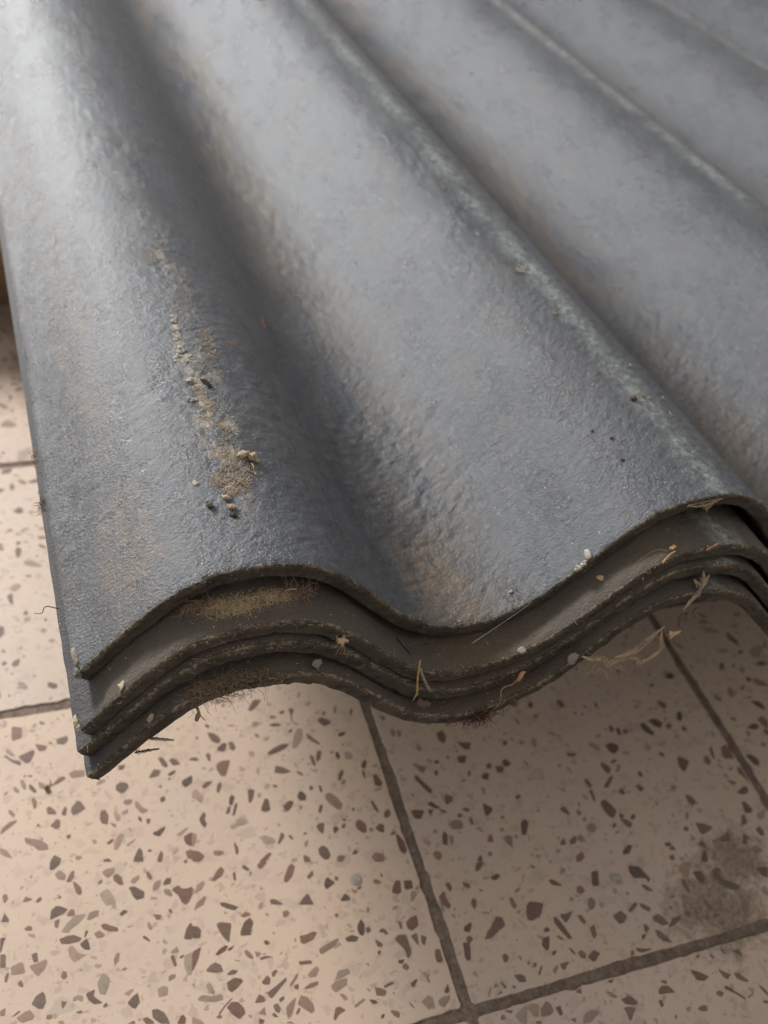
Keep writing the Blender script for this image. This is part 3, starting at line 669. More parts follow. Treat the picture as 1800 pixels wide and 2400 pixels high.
# ---------------------------------------------------------------- the four corrugated sheets
def spaced(a, b, h0, upto, grow, hmax):
    v = [a]; h = h0
    while v[-1] < b:
        if v[-1] > upto: h = min(h * grow, hmax)
        v.append(v[-1] + h)
    v[-1] = b
    return np.array(v)
LAB = {1: ('topmost corrugated grey fibre cement sheet, its whole weathered top in view', ),
       2: ('second corrugated sheet from the top, brown dusty lip sticking out under the topmost sheet', ),
       3: ('third corrugated sheet down, thin lip showing between two dark gaps', ),
       4: ('lowest corrugated sheet of the stack, its underside edge against the tiled floor', )}
def build_sheet(i):
    y0 = YF[i]
    top = i == 1
    xs = spaced(XL[i], WIDTH, .0007 if top else .0011, .45 if top else .30, 1.02, .004)
    if top: ys = spaced(y0 + .0007, DEPTH, .0007, .15, 1.018, .012)
    else: ys = spaced(y0 + .0007, DEPTH, .0008, y0 + .026, 1.25, .05)
    X, Y = np.meshgrid(xs, ys)
    w = np.clip(1 - (X - XL[i]) / .002, 0, 1)
    Z = prof(i, X) + .002963 * Y + relief(X, Y, i)
    jit = .0009 * fbm(Y * 130, Y * 0 + i, 90 + i, 4)
    Xj = X + w * jit
    fr = np.clip(1 - (Y - ys[0]) / .003, 0, 1)
    ej = lambda x: .0010 * fbm(x * 230, x * 0 + 3.3, 30 + i, 4) + .0008 * fbm(x * 30, x * 0 + 1.3, 35 + i, 2) + .0008 * np.clip((vnoise(x * 260, x * 0 + 8.8, 37 + i) - .78) / .22, 0, 1)
    Yj = Y + fr * ej(X)
    Z = Z - .0004 * fr ** 3 - .0005 * w ** 3
    P = np.stack([Xj, Yj, Z], -1)
    root = grid_mesh('corrugated_sheet', P, M['sheet'] if top else M['sheet_dusty_shade'])
    tag(root, LAB[i][0], 'roofing sheet', 'stack of corrugated sheets')
    # front cut face: rounded top arris, crumbly face, lower arris
    e0 = P[0]
    nx, nz = nrm(i, xs)
    rows = [e0]
    rim = [np.full(len(xs), .75)]
    prof_ = [(.00028, .00010, .95), (.0, .00045, 1.0), (-.00012, .0009, .55), (-.0001, .0018, .15), (.0, .0028, .06), (.00008, .0038, .06), (.0001, .0048, .12), (.00025, .0056, .35), (.0012, THK, .4)]
    for k, (dy, dp, r) in enumerate(prof_):
        rough = .0010 * fbm(xs * 260, np.full_like(xs, k * .9 + i * 7.1), 12, 3) + .0007 * fbm(xs * 60, np.full_like(xs, k * .5 + i), 15, 2)
        dpj = dp + .0005 * fbm(xs * 110, np.full_like(xs, 3.0 + i), 18, 3) * (dp / THK)
        zz = prof(i, xs) + .002963 * y0
        rows.append(np.stack([xs - nx * dpj + (Xj[0] - xs), y0 + dy + ej(xs) + rough, zz - nz * dpj], -1))
        rim.append(np.full(len(xs), r))
    Pc = np.stack(rows[::-1], 0)
    ce = grid_mesh('cut_edge', Pc, M['cut'], root)
    at = ce.data.attributes.new('rim', 'FLOAT', 'POINT')
    at.data.foreach_set('value', np.stack(rim[::-1], 0).reshape(-1).astype(np.float32))
    # left side wall
    yl = ys; k = 5
    rows = []
    n0x, n0z = nrm(i, np.array([XL[i]]))
    for q in range(k):
        f = q / (k - 1)
        bulge = .0005 * math.sin(f * PI) + .0004 * fbm(yl * 200, np.full_like(yl, q * 1.3), 44 + i, 3)
        rows.append(np.stack([Xj[:, 0] - bulge * (0 if q == 0 else 1) - n0x[0] * THK * f, Yj[:, 0], Z[:, 0] - n0z[0] * THK * f], -1))
    se = grid_mesh('side_edge', np.stack(rows, 0), M['sheet'], root)
    if top is False or True:
        at = se.data.attributes.new('rim', 'FLOAT', 'POINT')
        at.data.foreach_set('value', np.full(len(yl) * k, .4, np.float32))
    # underside, right and back edges
    xb = spaced(XL[i], WIDTH, .003, 2, 1, .01); yb = spaced(y0 + .0011, DEPTH, .02, .2, 1.2, .1)
    Xb, Yb = np.meshgrid(xb, yb)
    bx, bz = nrm(i, Xb)
    Pb = np.stack([Xb - bx * THK, Yb, prof(i, Xb) + .002963 * Yb - bz * THK], -1)
    us = grid_mesh('underside', Pb, M['sheet_dusty_shade'], root, flip=True)
    bk = np.stack([np.stack([xb, np.full_like(xb, DEPTH), prof(i, xb) + .002963 * DEPTH], -1), Pb[-1]], 0)
    be = grid_mesh('back_edge', bk, M['sheet_dusty_shade'], root)
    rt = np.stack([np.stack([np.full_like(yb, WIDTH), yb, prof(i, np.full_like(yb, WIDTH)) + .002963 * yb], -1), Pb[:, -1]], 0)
    grid_mesh('side_edge', rt, M['sheet_dusty_shade'], root)
    return root
sheets = {i: build_sheet(i) for i in (1, 2, 3, 4)}

# brown support board, standing on the tiles under the stack; its top carries the lowest valleys
zt = float(np.min(prof(4, np.linspace(.1, .2, 200)))) - THK + .0015
def board(name, x0, x1, y0, y1, z0, z1, label):
    nx = 60
    xs = np.linspace(x0, x1, nx)
    ring = []
    b = .003
    for (yy, zz) in ((y0, z0), (y0, z1 - b), (y0 + b * .3, z1 - b * .3), (y0 + b, z1), (y1 - b, z1), (y1, z1 - b), (y1, z0)):
        ring.append(np.stack([xs, yy + .0008 * fbm(xs * 20, xs * 0 + zz * 50, 5, 2), np.full(nx, zz)], -1))
    P = np.stack(ring, 0)
    o = grid_mesh(name, P, M['wood'], flip=False)
    bm = bmesh.new(); bm.from_mesh(o.data)
    bmesh.ops.holes_fill(bm, edges=[e for e in bm.edges if e.is_boundary], sides=0)
    bmesh.ops.recalc_face_normals(bm, faces=bm.faces)
    bm.to_mesh(o.data); bm.free()
    return tag(o, label, 'board')
board('support_board', -.34, 1.0, .487, .60, FZ + .0002, zt, 'brown wooden board on the tiles behind the left edge of the stack')

# ---------------------------------------------------------------- small debris
def tube(pts, r0, r1=None, sides=5, wob=0.0, cap=True):
    """verts, faces of a tapering tube along pts (metres)"""
    r1 = r0 if r1 is None else r1
    pts = [Vector(p) for p in pts]
    V, F = [], []
    n = len(pts)
    for k, p in enumerate(pts):
        d = (pts[min(k + 1, n - 1)] - pts[max(k - 1, 0)]).normalized()
        u = d.orthogonal().normalized() if k == 0 else (u - d * u.dot(d)).normalized()
        v = d.cross(u)
        r = (r0 + (r1 - r0) * k / max(1, n - 1)) * (1 + random.uniform(-wob, wob))
        for s in range(sides):
            a = 2 * PI * s / sides
            V.append(p + (u * math.cos(a) + v * math.sin(a)) * r)
    for k in range(n - 1):
        for s in range(sides):
            t = (s + 1) % sides
            F.append((k * sides + s, k * sides + t, (k + 1) * sides + t, (k + 1) * sides + s))
    if cap:
        F.append(tuple(range(sides))[::-1]); F.append(tuple((n - 1) * sides + s for s in range(sides)))
    return V, F
def smoothline(pts, n=12):
    """Catmull-Rom through pts"""
    p = [Vector(q) for q in pts]
    p = [p[0] * 2 - p[1]] + p + [p[-1] * 2 - p[-2]]
    o = []
    segs = len(p) - 3
    for s in range(segs):
        a, b, c, d = p[s:s + 4]
        for q in range(n if s < segs - 1 else n + 1):
            t = q / n
            o.append(.5 * ((2 * b) + (c - a) * t + (2 * a - 5 * b + 4 * c - d) * t * t + (3 * b - a - 3 * c + d) * t ** 3))
    return o
def join(parts):
    V, F = [], []
    for v, f in parts:
        b = len(V); V += list(v); F += [tuple(i + b for i in q) for q in f]
    return V, F
ICO = {}
def ico(sub):
    if sub not in ICO:
        bm = bmesh.new(); bmesh.ops.create_icosphere(bm, subdivisions=sub, radius=1)
        bm.verts.ensure_lookup_table()
        ICO[sub] = ([v.co.copy() for v in bm.verts], [tuple(v.index for v in f.verts) for f in bm.faces]); bm.free()
    return ICO[sub]
def lump(c, rx, ry, rz, rot=0, amp=.35, freq=2.2, sub=3, seed=0):
    vs, fs = ico(sub)
    from mathutils import noise
    V = []
    ca, sa = math.cos(rot), math.sin(rot)
    for v in vs:
        k = 1 + 1.35 * amp * noise.fractal(v * freq * 1.5 + Vector((seed * 7.3, seed * 1.4, 0)), .7, 2.1, 4)
        x, y, z = v.x * rx * k, v.y * ry * k, v.z * rz * k
        V.append(Vector((c[0] + x * ca - y * sa, c[1] + x * sa + y * ca, c[2] + z)))
    return V, fs
def flake(c, pts, up, ax, thick=.0003, curl=.0, seed=0):
    """thin irregular plate: outline pts (mm) in the plane of ax and up x ax, solid thickness, slightly curled"""
    up = Vector(up).normalized(); ax = Vector(ax); ax = (ax - up * ax.dot(up)).normalized(); ay = up.cross(ax)
    c = Vector(c)
    r = random.Random(seed)
    p = [(x * .001, y * .001) for x, y in pts]
    for it in range(2):
        q = []
        for k in range(len(p)):
            a_, b_ = p[k], p[(k + 1) % len(p)]
            l_ = math.hypot(b_[0] - a_[0], b_[1] - a_[1]); o_ = r.gauss(0, .09) * l_
            q += [a_, ((a_[0] + b_[0]) / 2 - (b_[1] - a_[1]) / max(l_, 1e-9) * o_, (a_[1] + b_[1]) / 2 + (b_[0] - a_[0]) / max(l_, 1e-9) * o_)]
        p = q
    p = [(x + r.uniform(-.00008, .00008), y + r.uniform(-.00008, .00008)) for x, y in p]
    R_ = max(math.hypot(*q) for q in p) or 1
    V, F = [], []
    n = len(p)
    lay = [(1.0, thick * .5), (.55, thick * .62)]
    rings = []
    for sgn in (1, -1):
        for s, h in lay:
            b = len(V)
            for x, y in p:
                z = sgn * h + curl * (x * x + .4 * y * y) / R_ * s * s + (r.uniform(-1, 1) * thick * .15 if s < 1 else 0)
                V.append(c + ax * x * s + ay * y * s + up * z)
            rings.append(b)
        V.append(c + up * sgn * thick * .6); 
    a0, a1, b0, b1 = rings
    ctop = a1 + n; cbot = b1 + n
    for k in range(n):
        j = (k + 1) % n
        F += [(a0 + k, a0 + j, a1 + j, a1 + k), (a1 + k, a1 + j, ctop), (b0 + j, b0 + k, b1 + k, b1 + j), (b1 + j, b1 + k, cbot), (a0 + j, a0 + k, b0 + k, b0 + j)]
    return V, F
def on(i, x, y, h=0.0):
    """point on the top of sheet i, given in mm"""
    x, y = x * .001, y * .001
    return Vector((x, y, float(surf_z(i, x, y)) + h))
def up_at(i, x):
    a, b = nrm(i, np.array([x * .001])); return Vector((float(a[0]), 0, float(b[0])))
def thing(name, VF, mat, label, cat, group=None, kind=None, smooth=True):
    o = mesh(name, VF[0], VF[1], mat, smooth=smooth)
    # origin at the piece itself
    c = sum((v.co for v in o.data.vertices), Vector()) / len(o.data.vertices)
    o.data.transform(Matrix.Translation(-c)); o.location = c
    return tag(o, label, cat, group, kind)

def inpoly(x, y, P):
    r = False
    for k in range(len(P)):
        a, b = P[k - 1], P[k]
        if (a[1] > y) != (b[1] > y) and x < (b[0] - a[0]) * (y - a[1]) / (b[1] - a[1]) + a[0]: r = not r
    return r
def grain(c, s):
    q = [Vector(v) for v in ((1, 0, 0), (0, 1, 0), (-1, 0, 0), (0, -1, 0), (0, 0, 1), (0, 0, -1))]
    V = [Vector(c) + Vector((v.x * s * random.uniform(.5, 1.3), v.y * s * random.uniform(.5, 1.3), v.z * s * random.uniform(.4, .9))) for v in q]
    a = random.uniform(0, 6.28); ca, sa = math.cos(a), math.sin(a); c = Vector(c)
    V = [c + Vector(((v.x - c.x) * ca - (v.y - c.y) * sa, (v.x - c.x) * sa + (v.y - c.y) * ca, v.z - c.z)) for v in V]
    return V, [(0, 1, 4), (1, 2, 4), (2, 3, 4), (3, 0, 4), (1, 0, 5), (2, 1, 5), (3, 2, 5), (0, 3, 5)]
def curl(c, L, r=.00009):
    a = random.uniform(0, 6.28); k = random.uniform(-2.5, 2.5)
    p = Vector(c); pts = [p.copy()]
    for q in range(5):
        a += k * .35; p = p + Vector((math.cos(a), math.sin(a), random.uniform(-.15, .35))) * (L / 5); pts.append(p.copy())
    return tube(pts, r, r * .6, 3, 0, False)
def scatter(i, poly, n, smin, smax, pile=0.0, curls=0, clen=1.6):
    """soil grains and fibre bits inside poly (mm) on sheet i"""
    xs = [p[0] for p in poly]; ys = [p[1] for p in poly]
    parts = []; k = 0; g = 0
    while k < n and g < n * 30:
        g += 1
        x, y = random.uniform(min(xs), max(xs)), random.uniform(min(ys), max(ys))
        if not inpoly(x, y, poly): continue
        if float(vnoise(np.array(x * .55), np.array(y * .55), 5)) < random.uniform(.12, .62): continue
        k += 1
        s = random.uniform(smin, smax) * .001 * (.6 if random.random() < .5 else 1)
        parts.append(grain(on(i, x, y, s * .25 + random.random() ** 2 * pile * .001), s))
        if curls and random.random() < curls: parts.append(curl(on(i, x, y, .0002), random.uniform(.5, 1.2) * clen * .001))
    return join(parts)

def gritty(parts, share=.35, smin=.10, smax=.26):
    out = list(parts)
    for V, F in parts:
        for v in V:
            if random.random() < share: out.append(grain(v, random.uniform(smin, smax) * .001))
    return join(out)

# soil on the first crest
def blobs(i, L, smin, smax, pile, curls, clen=1.0, ymax=None):
    parts = []
    for (bx, by, rx, ry, n) in L:
        k = 0
        while k < n:
            x, y = random.gauss(bx, rx * .5), random.gauss(by, ry * .5)
            if ymax is not None and y > ymax: y = ymax
            if float(vnoise(np.array(x * 1.7), np.array(y * 1.7), 5)) < random.uniform(.0, .6): continue
            k += 1
            q = random.uniform(smin, smax) * .001 * (.6 if random.random() < .5 else 1.0)
            parts.append(grain(on(i, x, y, q * .25 + random.random() ** 2 * pile * .001), q))
            if random.random() < curls: parts.append(curl(on(i, x, y, .0002), random.uniform(.5, 1.2) * clen * .001, .00007))
    return join(parts)
thing('soil_patch', blobs(1, [(60, 56, 4, 3.5, 230), (64, 51, 4.5, 4, 300), (59.5, 47, 3.6, 4, 330), (55, 42, 2.6, 3.4, 520), (62, 40, 4, 4.5, 640), (58, 36, 2.4, 2.4, 380), (66, 45.5, 2.2, 3, 110), (62, 44, 9, 14, 160)], .12, .34, .6, .10),
      M['soil'], 'biggest patch of sandy brown soil grains on the first crest of the topmost sheet', 'soil', kind='stuff')
small = []
for (x, y, rx, ry, n) in ((60.4, 82.5, 3.6, 3.6, 260), (60, 89, 3, 6, 120), (63, 107, 4, 9, 150), (64, 66, 4, 6, 120), (70, 126, 3.5, 10, 220), (57.5, 75.6, 2.2, 2.6, 90), (63.0, 70.9, 2.2, 2.8, 100), (55.0, 68.6, 1.5, 2, 45), (58.6, 93.6, 2.6, 3, 110), (52.6, 23.8, .9, .9, 18),
                          (69.8, 119, 3.5, 9, 220), (71.0, 134, 4, 9, 130), (65, 152, 3, 12, 110), (64.5, 209, 2.5, 6, 60), (59, 192, 4, 10, 110), (62, 250, 4, 14, 110), (70.5, 176, 1.8, 4, 50), (66, 100, 6, 14, 90), (60, 62, 3, 3, 40)):
    small.append(blobs(1, [(x, y, rx, ry, int(n * 1.1))], .10, .32, .35, .16))
thing('soil_crumbs', join(small), M['soil'], 'broken trail of soil crumbs running up the first crest of the topmost sheet', 'soil', kind='stuff')
spk = []
for k in range(1500):
    x, y = random.uniform(2, 255), abs(random.gauss(0, 75)) + .5
    spk.append(grain(on(1, x, y, .00003), (.045 + .10 * random.random() ** 3) * .001))
    if random.random() < .12: spk.append(curl(on(1, x, y, .00012), random.uniform(.6, 2.2) * .001, .00005))
thing('lint_specks', join(spk), M['crust'], 'pale specks and lint strewn over the topmost sheet', 'lint', kind='stuff')
vd = []
for k in range(1500):
    y = abs(random.gauss(0, 32)) + .3; x = 141 + random.gauss(0, 9) - .10 * y
    vd.append(grain(on(1, x, y, .00004), random.uniform(.06, .20) * .001))
thing('valley_dust', join(vd), M['soil_pale'], 'fine tan dust lying in the first valley of the topmost sheet, by its front edge', 'dust', kind='stuff')

def crust_piece(i, x, y, pts, th, seed, mat, label, cat, group=None, lift=.0):
    return thing('crust_flake', flake(on(i, x, y, th * .0005 + lift), pts, up_at(i, x), (1, 0, 0), th * .001, 0, seed), mat, label, cat, group)
def shards(i, cl, n, seed):
    """a broken scab: thin little plates lying close together inside ellipses (x, y, rx, ry)"""
    q = random.Random(seed); parts = []
    for k in range(n):
        cx, cy, rx, ry = q.choice(cl)
        a_, l_ = q.uniform(0, 2 * PI), math.sqrt(q.random())
        x, y = cx + rx * l_ * math.cos(a_), cy + ry * l_ * math.sin(a_)
        m_ = q.choice((4, 5, 6)); w = q.uniform(.3, 1.05); a0 = q.uniform(0, 6)
        pts = [(w * q.uniform(.6, 1.2) * math.cos(a0 + 2 * PI * j / m_), w * q.uniform(.7, 1.7) * math.sin(a0 + 2 * PI * j / m_)) for j in range(m_)]
        parts.append(flake(on(i, x, y, q.uniform(.00002, .00022)), pts, up_at(i, x) + Vector((q.gauss(0, .08), q.gauss(0, .12), 0)), (1, q.uniform(-.3, .3), 0), q.uniform(.00006, .00016), 0, q.randint(0, 9999)))
    return join(parts)
thing('crust_scab', shards(1, [(57.6, 115, 3.4, 3.4), (56, 113.4, 2.6, 2), (59.5, 114, 2.2, 2.4), (57.8, 119.5, 1.2, 3)], 95, 1), M['crust'], 'largest broken scab of pale lime crust on the first crest, left of the red needle', 'crust')
thing('crust_scab', shards(1, [(58.4, 133, 1.8, 4), (59.2, 140, 1.5, 5), (57.8, 128.6, 1.4, 2)], 80, 2), M['crust'], 'long narrow scab of pale lime crust up the first crest, behind the largest scab', 'crust')
for (x, y, rx, ry, n, q, lab) in ((58.0, 100, 1.9, 2.2, 22, 3, 'small pale crust flakes beside the dark bark chip on the first crest'), (55.3, 87.7, 2.4, 1.1, 14, 4, 'thin oval of crust flakes left of the soil trail on the first crest'), (47.3, 42.8, .9, .9, 7, 5, 'round pale spot of crust left of the biggest soil patch')):
    thing('crust_flakes', shards(1, [(x, y, rx, ry)], n, q), M['crust'], lab, 'crust')
thing('dirt_clump', gritty([lump(on(1, 66.6, 53.6, .0009), .0022, .0013, .0011, .2, .45, 2.4, 3, 1), lump(on(1, 69.6, 52.4, .0010), .0017, .0014, .0013, -.4, .45, 2.4, 3, 2), lump(on(1, 71.2, 51.4, .0004), .0010, .0008, .0006, .4, .45, 2.4, 2, 3)]),
      M['soil_pale'], 'pale brown dirt clump at the right side of the biggest soil patch', 'dirt clump')
thing('pebble', gritty([lump(on(1, 49.6, 30.4, .0008), .0010, .0010, .0010, 0, .3, 2.0, 3, 4), lump(on(1, 49.0, 31.2, .0016), .0006, .0005, .0004, 0, .4, 2.0, 2, 6)]), M['grey'], 'small grey pebble alone on the first crest near the front edge', 'pebble')
thing('bark_chip', flake(on(1, 62.8, 95.6, .0011), [(-3.4, .6), (-1.6, 1.3), (1, .9), (3.6, -.6), (1.6, -1.2), (-1.4, -.7)], (-.3, -.7, .75), (1, -.75, -.2), .0006, .1, 7), M['dark'], 'dark tilted bark chip on the first crest in front of the pale crusts', 'bark chip')
for n, (x, y, s, lab) in enumerate(((55.4, 32.4, 1.0, 'soil crumb just below the biggest soil patch, hollow and brown'), (56.2, 27.6, 1.15, 'brown soil crumb nearest but one to the front edge on the first crest'), (56.0, 23.9, .9, 'dark brown crumb closest to the front edge on the first crest'))):
    thing('soil_crumb', gritty([lump(on(1, x + dx, y + dy, .0005 * s), .0008 * s * k, .0007 * s * k, .0006 * s * k, dx, .5, 2.6, 3, 10 + n * 3 + q) for q, (dx, dy, k) in enumerate(((0, 0, 1), (.9, -.3, .8), (-.6, .7, .7), (.5, .8, .6)))]),
          M['dark'] if n == 2 else M['soil'], lab, 'soil crumb', 'crumbs below the soil patch')
pts = smoothline([on(1, 78.1, 128.7, .0006), on(1, 81, 127.6, .0011), on(1, 85.5, 125.6, .0009), on(1, 88.8, 123.4, .0005)], 6)
thing('dry_needle', tube(pts, .00028, .00018, 6, .1), M['needle'], 'thin red-brown dry needle lying on the right slope of the first crest', 'needle')
pts = smoothline([on(1, 110.2, 181, .0005), on(1, 110.0, 187.5, .0006), on(1, 111.8, 191.5, .0010), on(1, 113.9, 190.5, .0009), on(1, 113.0, 187, .0006)], 6)
thing('curled_fibre', tube(pts, .00024, .00016, 5), M['needle'], 'hooked orange fibre down in the first valley behind the needle', 'fibre')
thing('straw_bit', join([tube([on(1, 68.6, 49.8, .0003), on(1, 68.8, 47.4, .0012), on(1, 68.4, 45.0, .0006)], .00016, .00022, 5), tube([on(1, 68.4, 45.0, .0006), on(1, 69.6, 42.4, .0004)], .0002, .0001, 4)]), M['straw'], 'short yellow straw bit on the right of the biggest soil patch', 'straw')

# bits on the second crest and beyond
for n, (x, y, L, wd, mat, lab) in enumerate(((240.6, 62.2, 4.6, .9, 'straw', 'yellowish splinter standing proud on the second crest'), (249.2, 84.5, 2.4, .8, 'peach', 'orange flake on the second crest, farther back than the yellow splinter'),
                                         (252.2, 61.6, 1.9, .8, 'crust', 'pale flake at the far side of the second crest'), (247.8, 49.2, 2.8, .8, 'peach', 'pale peach flake in front of the yellow splinter on the second crest'),
                                         (236.4, 288, 3.2, 1.3, 'peach', 'orange blurred flake highest up the second crest'), (228.2, 253, 3.4, 1.0, 'peach', 'thin orange flake up the second crest'),
                                         (231.8, 164, 5.0, 1.6, 'peach', 'long tan flake midway along the second crest'), (231.6, 126, 3.2, 1.0, 'peach', 'tan flake in front of the long tan flake on the second crest'))):
    u = up_at(1, x)
    thing('bark_flake', flake(on(1, x, y, .0005), [(-L * .5, .1), (-L * .2, wd * .5), (L * .2, wd * .4), (L * .5, -.1), (L * .15, -wd * .5), (-L * .25, -wd * .4)], u + Vector((.35, 0, 0)), (.75, -.65, 0), .0004, .3, 30 + n), M[mat], lab, 'flake', 'flakes on the second crest')
thing('dirt_lump', gritty([lump(on(1, 234.8, 60, .0006), .0014, .0012, .0009, .3, .5, 2.4, 3, 41), lump(on(1, 236.2, 61.4, .0005), .0008, .0008, .0006, .3, .5, 2.4, 2, 42)]), M['dark'], 'dark grey dirt lump beside the yellow splinter on the second crest', 'dirt lump')
for n, (x, y) in enumerate(((210.8, 49.8), (214.7, 42.2), (213.2, 29.8))):
    thing('dark_crumb', lump(on(1, x, y, .0002), .0008, .0007, .0005, n, .5, 2.4, 2, 50 + n), M['dark'],
          ('dark crumb on the left of the second crest, farthest from the front edge', 'dark crumb with a tan rim, middle of three on the second crest', 'round black crumb on the second crest, closest to the front edge')[n], 'crumb', 'dark crumbs on the second crest')
for n, (x, y, r) in enumerate(((338.4, 238, 1.6), (347, 221, 1.0), (172.3, 117, 1.5), (170.5, 148, 1.0))):
    thing('brown_clod', blobs(1, [(x, y, r * 1.6, r * 2.2, 26), (x + r * 1.4, y + r, r, r, 12), (x - r, y - r * 2, r, r * 1.4, 12)], .12, .36, .4, .2, .9), M['clod'],
          ('larger brown clod in the second valley', 'smaller brown clod in the second valley', 'dark brown clod on the slope right of the first valley', 'small clod on the slope right of the first valley, farther back')[n], 'clod')
thing('flake_litter', join([flake(on(1, 163.4, 8.6, .0005), [(-.9, -.7), (.7, -.8), (.9, .5), (-.5, .8)], up_at(1, 163), (1, .3, 0), .0004, .2, 71)] +
      [curl(on(1, 163 + random.gauss(0, 2.2), 8 + random.gauss(0, 3), .0002), random.uniform(1.2, 3.4) * .001, .00012) for k in range(26)]), M['crust'], 'pale litter of flakes and threads beside the first valley at the front edge', 'litter')

# crumbs on the front edge of the topmost sheet
thing('plaster_crumb', gritty([lump((.1848 + dx * .001, .0002 + dy * .001, float(prof(1, .1848 + dx * .001)) + .0003), .0008 * k, .0007 * k, .0007 * k, dx, .5, 2.6, 3, 80 + q) for q, (dx, dy, k) in enumerate(((-.9, .1, .9), (.2, -.2, 1.1), (1.2, .2, .9), (2.2, .6, .7), (-.1, .8, .8), (1.9, -.2, .6)))]), M['white'], 'cream plaster crumbs stuck on the front edge right of the first valley', 'plaster')
thing('plaster_flake', flake(on(1, 188.6, 2.6, .0003), [(-1.8, -1.6), (-.4, -2.2), (1.0, -1), (1.9, .6), (1.2, 2.0), (-.2, 1.4), (-1.2, .4)], up_at(1, 188), (1, .4, 0), .0003, 0, 90), M['crust'], 'pale plaster flake just behind the cream crumbs on the front edge', 'plaster')
rimb = []
for k in range(260):
    x = random.choice((random.uniform(2, 255), random.gauss(62, 12), random.gauss(232, 14), random.gauss(152, 16)))
    if x < 1 or x > 262: continue
    rimb.append(grain(on(1, x, random.uniform(.1, 1.4), .0), random.uniform(.06, .24) * .001))
    if random.random() < .3: rimb.append(curl(on(1, x, random.uniform(-.2, 1), .0001), random.uniform(.8, 2.4) * .001, .00006))
thing('edge_crumbs', join(rimb), M['crust'], 'pale crumbs and fibres along the front rim of the topmost sheet', 'crumbs', kind='stuff')
thing('mortar_scab', gritty([lump((.0008, .006, float(prof(1, .0012)) - .0004), .0011, .0042, .0012, .1, .4, 3, 3, 95), lump((.0006, .0005, float(prof(1, .001)) - .0012), .0012, .0016, .0018, .1, .4, 3, 3, 96), lump((.003, -.0001, float(prof(1, .003)) - .0004), .0016, .0008, .0010, .1, .5, 3, 3, 97)]), M['grey'], 'crumbly pale mortar scab on the left front corner of the topmost sheet', 'mortar')
thing('mortar_scab', gritty([lump((-.0022, .0040 - .014, float(prof(2, -.002)) - .0002), .0007, .0022, .0009, 0, .5, 3, 3, 98), lump((-.0016, -.0125, float(prof(2, -.0016)) - .0006), .0008, .0012, .0009, 0, .5, 3, 3, 99)]), M['soil'], 'tan dirt scab on the left corner of the second sheet', 'dirt')

ef = []
for i_ in (2, 3, 4):
    for k in range(150):
        x = random.choice((random.uniform(-1, 255), random.gauss(50, 16), random.gauss(140, 22)))
        if x < -1 or x > 262: continue
        y = YF[i_] * 1000 + random.uniform(-.5, 1.0)
        ef.append(curl(on(i_, x, y, random.uniform(-.0022, .0001)), random.uniform(.8, 3.4) * .001, .00007))
        if random.random() < .8: ef.append(grain(on(i_, x + random.gauss(0, 1), YF[i_] * 1000 + random.uniform(.1, 1.2), 0), random.uniform(.08, .26) * .001))
thing('edge_fibres', join(ef), M['web'], 'tan fibres and grit caught along the rims of the three lower sheets', 'fibres', kind='stuff')

# second sheet: dust bank under the first crest, flakes, twigs
thing('dust_bank', blobs(2, [(44, -3, 6, 3, 1500), (52, -4.5, 8, 4, 2600), (61, -3.5, 8, 3.5, 2200), (68, -2, 6, 2.5, 900), (48, -7, 7, 2, 600)], .09, .22, .3, .05, 1.0, 1.0), M['bank'], 'bank of tan dust on the second sheet under the first crest', 'dust', kind='stuff')
ds = []
for k in range(1300):
    x = random.uniform(0, 250); y = random.uniform(-13.5, 1)
    ds.append(grain(on(2, x, y, .00003), random.uniform(.05, .15) * .001))
thing('ledge_dust', join(ds), M['soil'], 'thin dust specks along the bare ledge of the second sheet', 'dust', kind='stuff')
def tangle(c, n, ext, L, r, seed, axis=(1, 0, 0)):
    """rootlets: many short wandering tubes round c (mm)"""
    q = random.Random(seed); parts = []
    ax = Vector(axis).normalized()
    for k in range(n):
        p = Vector([c[a] + q.gauss(0, 1) * ext[a] for a in range(3)]) * .001
        d = (Vector((q.gauss(0, 1), q.gauss(0, .6), q.gauss(0, .7))) + ax * q.uniform(-1.2, 1.2)).normalized()
        pts = [p.copy()]
        for s in range(7):
            d = (d + Vector((q.gauss(0, .45), q.gauss(0, .35), q.gauss(0, .45)))).normalized()
            p = p + d * (L * .001 * q.uniform(.6, 1.4) / 7); pts.append(p.copy())
        parts.append(tube(pts, r * .001 * q.uniform(.6, 1.3), r * .0005, 4, .2, False))
    return join(parts)
a = on(2, 40, -1)
thing('rootlet_tuft', tangle((39, -1.5, a.z * 1000 + .6), 70, (2.6, 1.0, .4), 6, .10, 5), M['root'], 'tuft of fine brown rootlets at the left end of the tan dust bank', 'rootlets')
a = on(2, 72, -1)
thing('rootlet_tuft', tangle((71, -1.5, a.z * 1000 + .8), 90, (3.4, 1.2, .8), 6, .10, 6), M['root'], 'tuft of brown rootlets at the right end of the tan dust bank', 'rootlets')
pts = smoothline([on(2, 67, -2, .001), on(2, 68.4, -2.6, .0026), on(2, 70.4, -2.2, .0026), on(2, 71.2, -1.6, .0012)], 5)
thing('curled_straw', tube(pts, .00030, .00022, 5), M['crust'], 'pale curled straw among the rootlets right of the dust bank', 'straw')
thing('flake', flake(on(2, 12.6, -11.4, .0003), [(-1.4, 1.6), (-.6, -.2), (-1.2, -2.4), (.6, -1.2), (1.8, .2), (1.2, 1.6), (.2, 1.2)], up_at(2, 12.6), (1, 0, 0), .0003, .0, 101), M['soil_pale'], 'tan flake stuck on the second sheet near the left corner', 'flake')
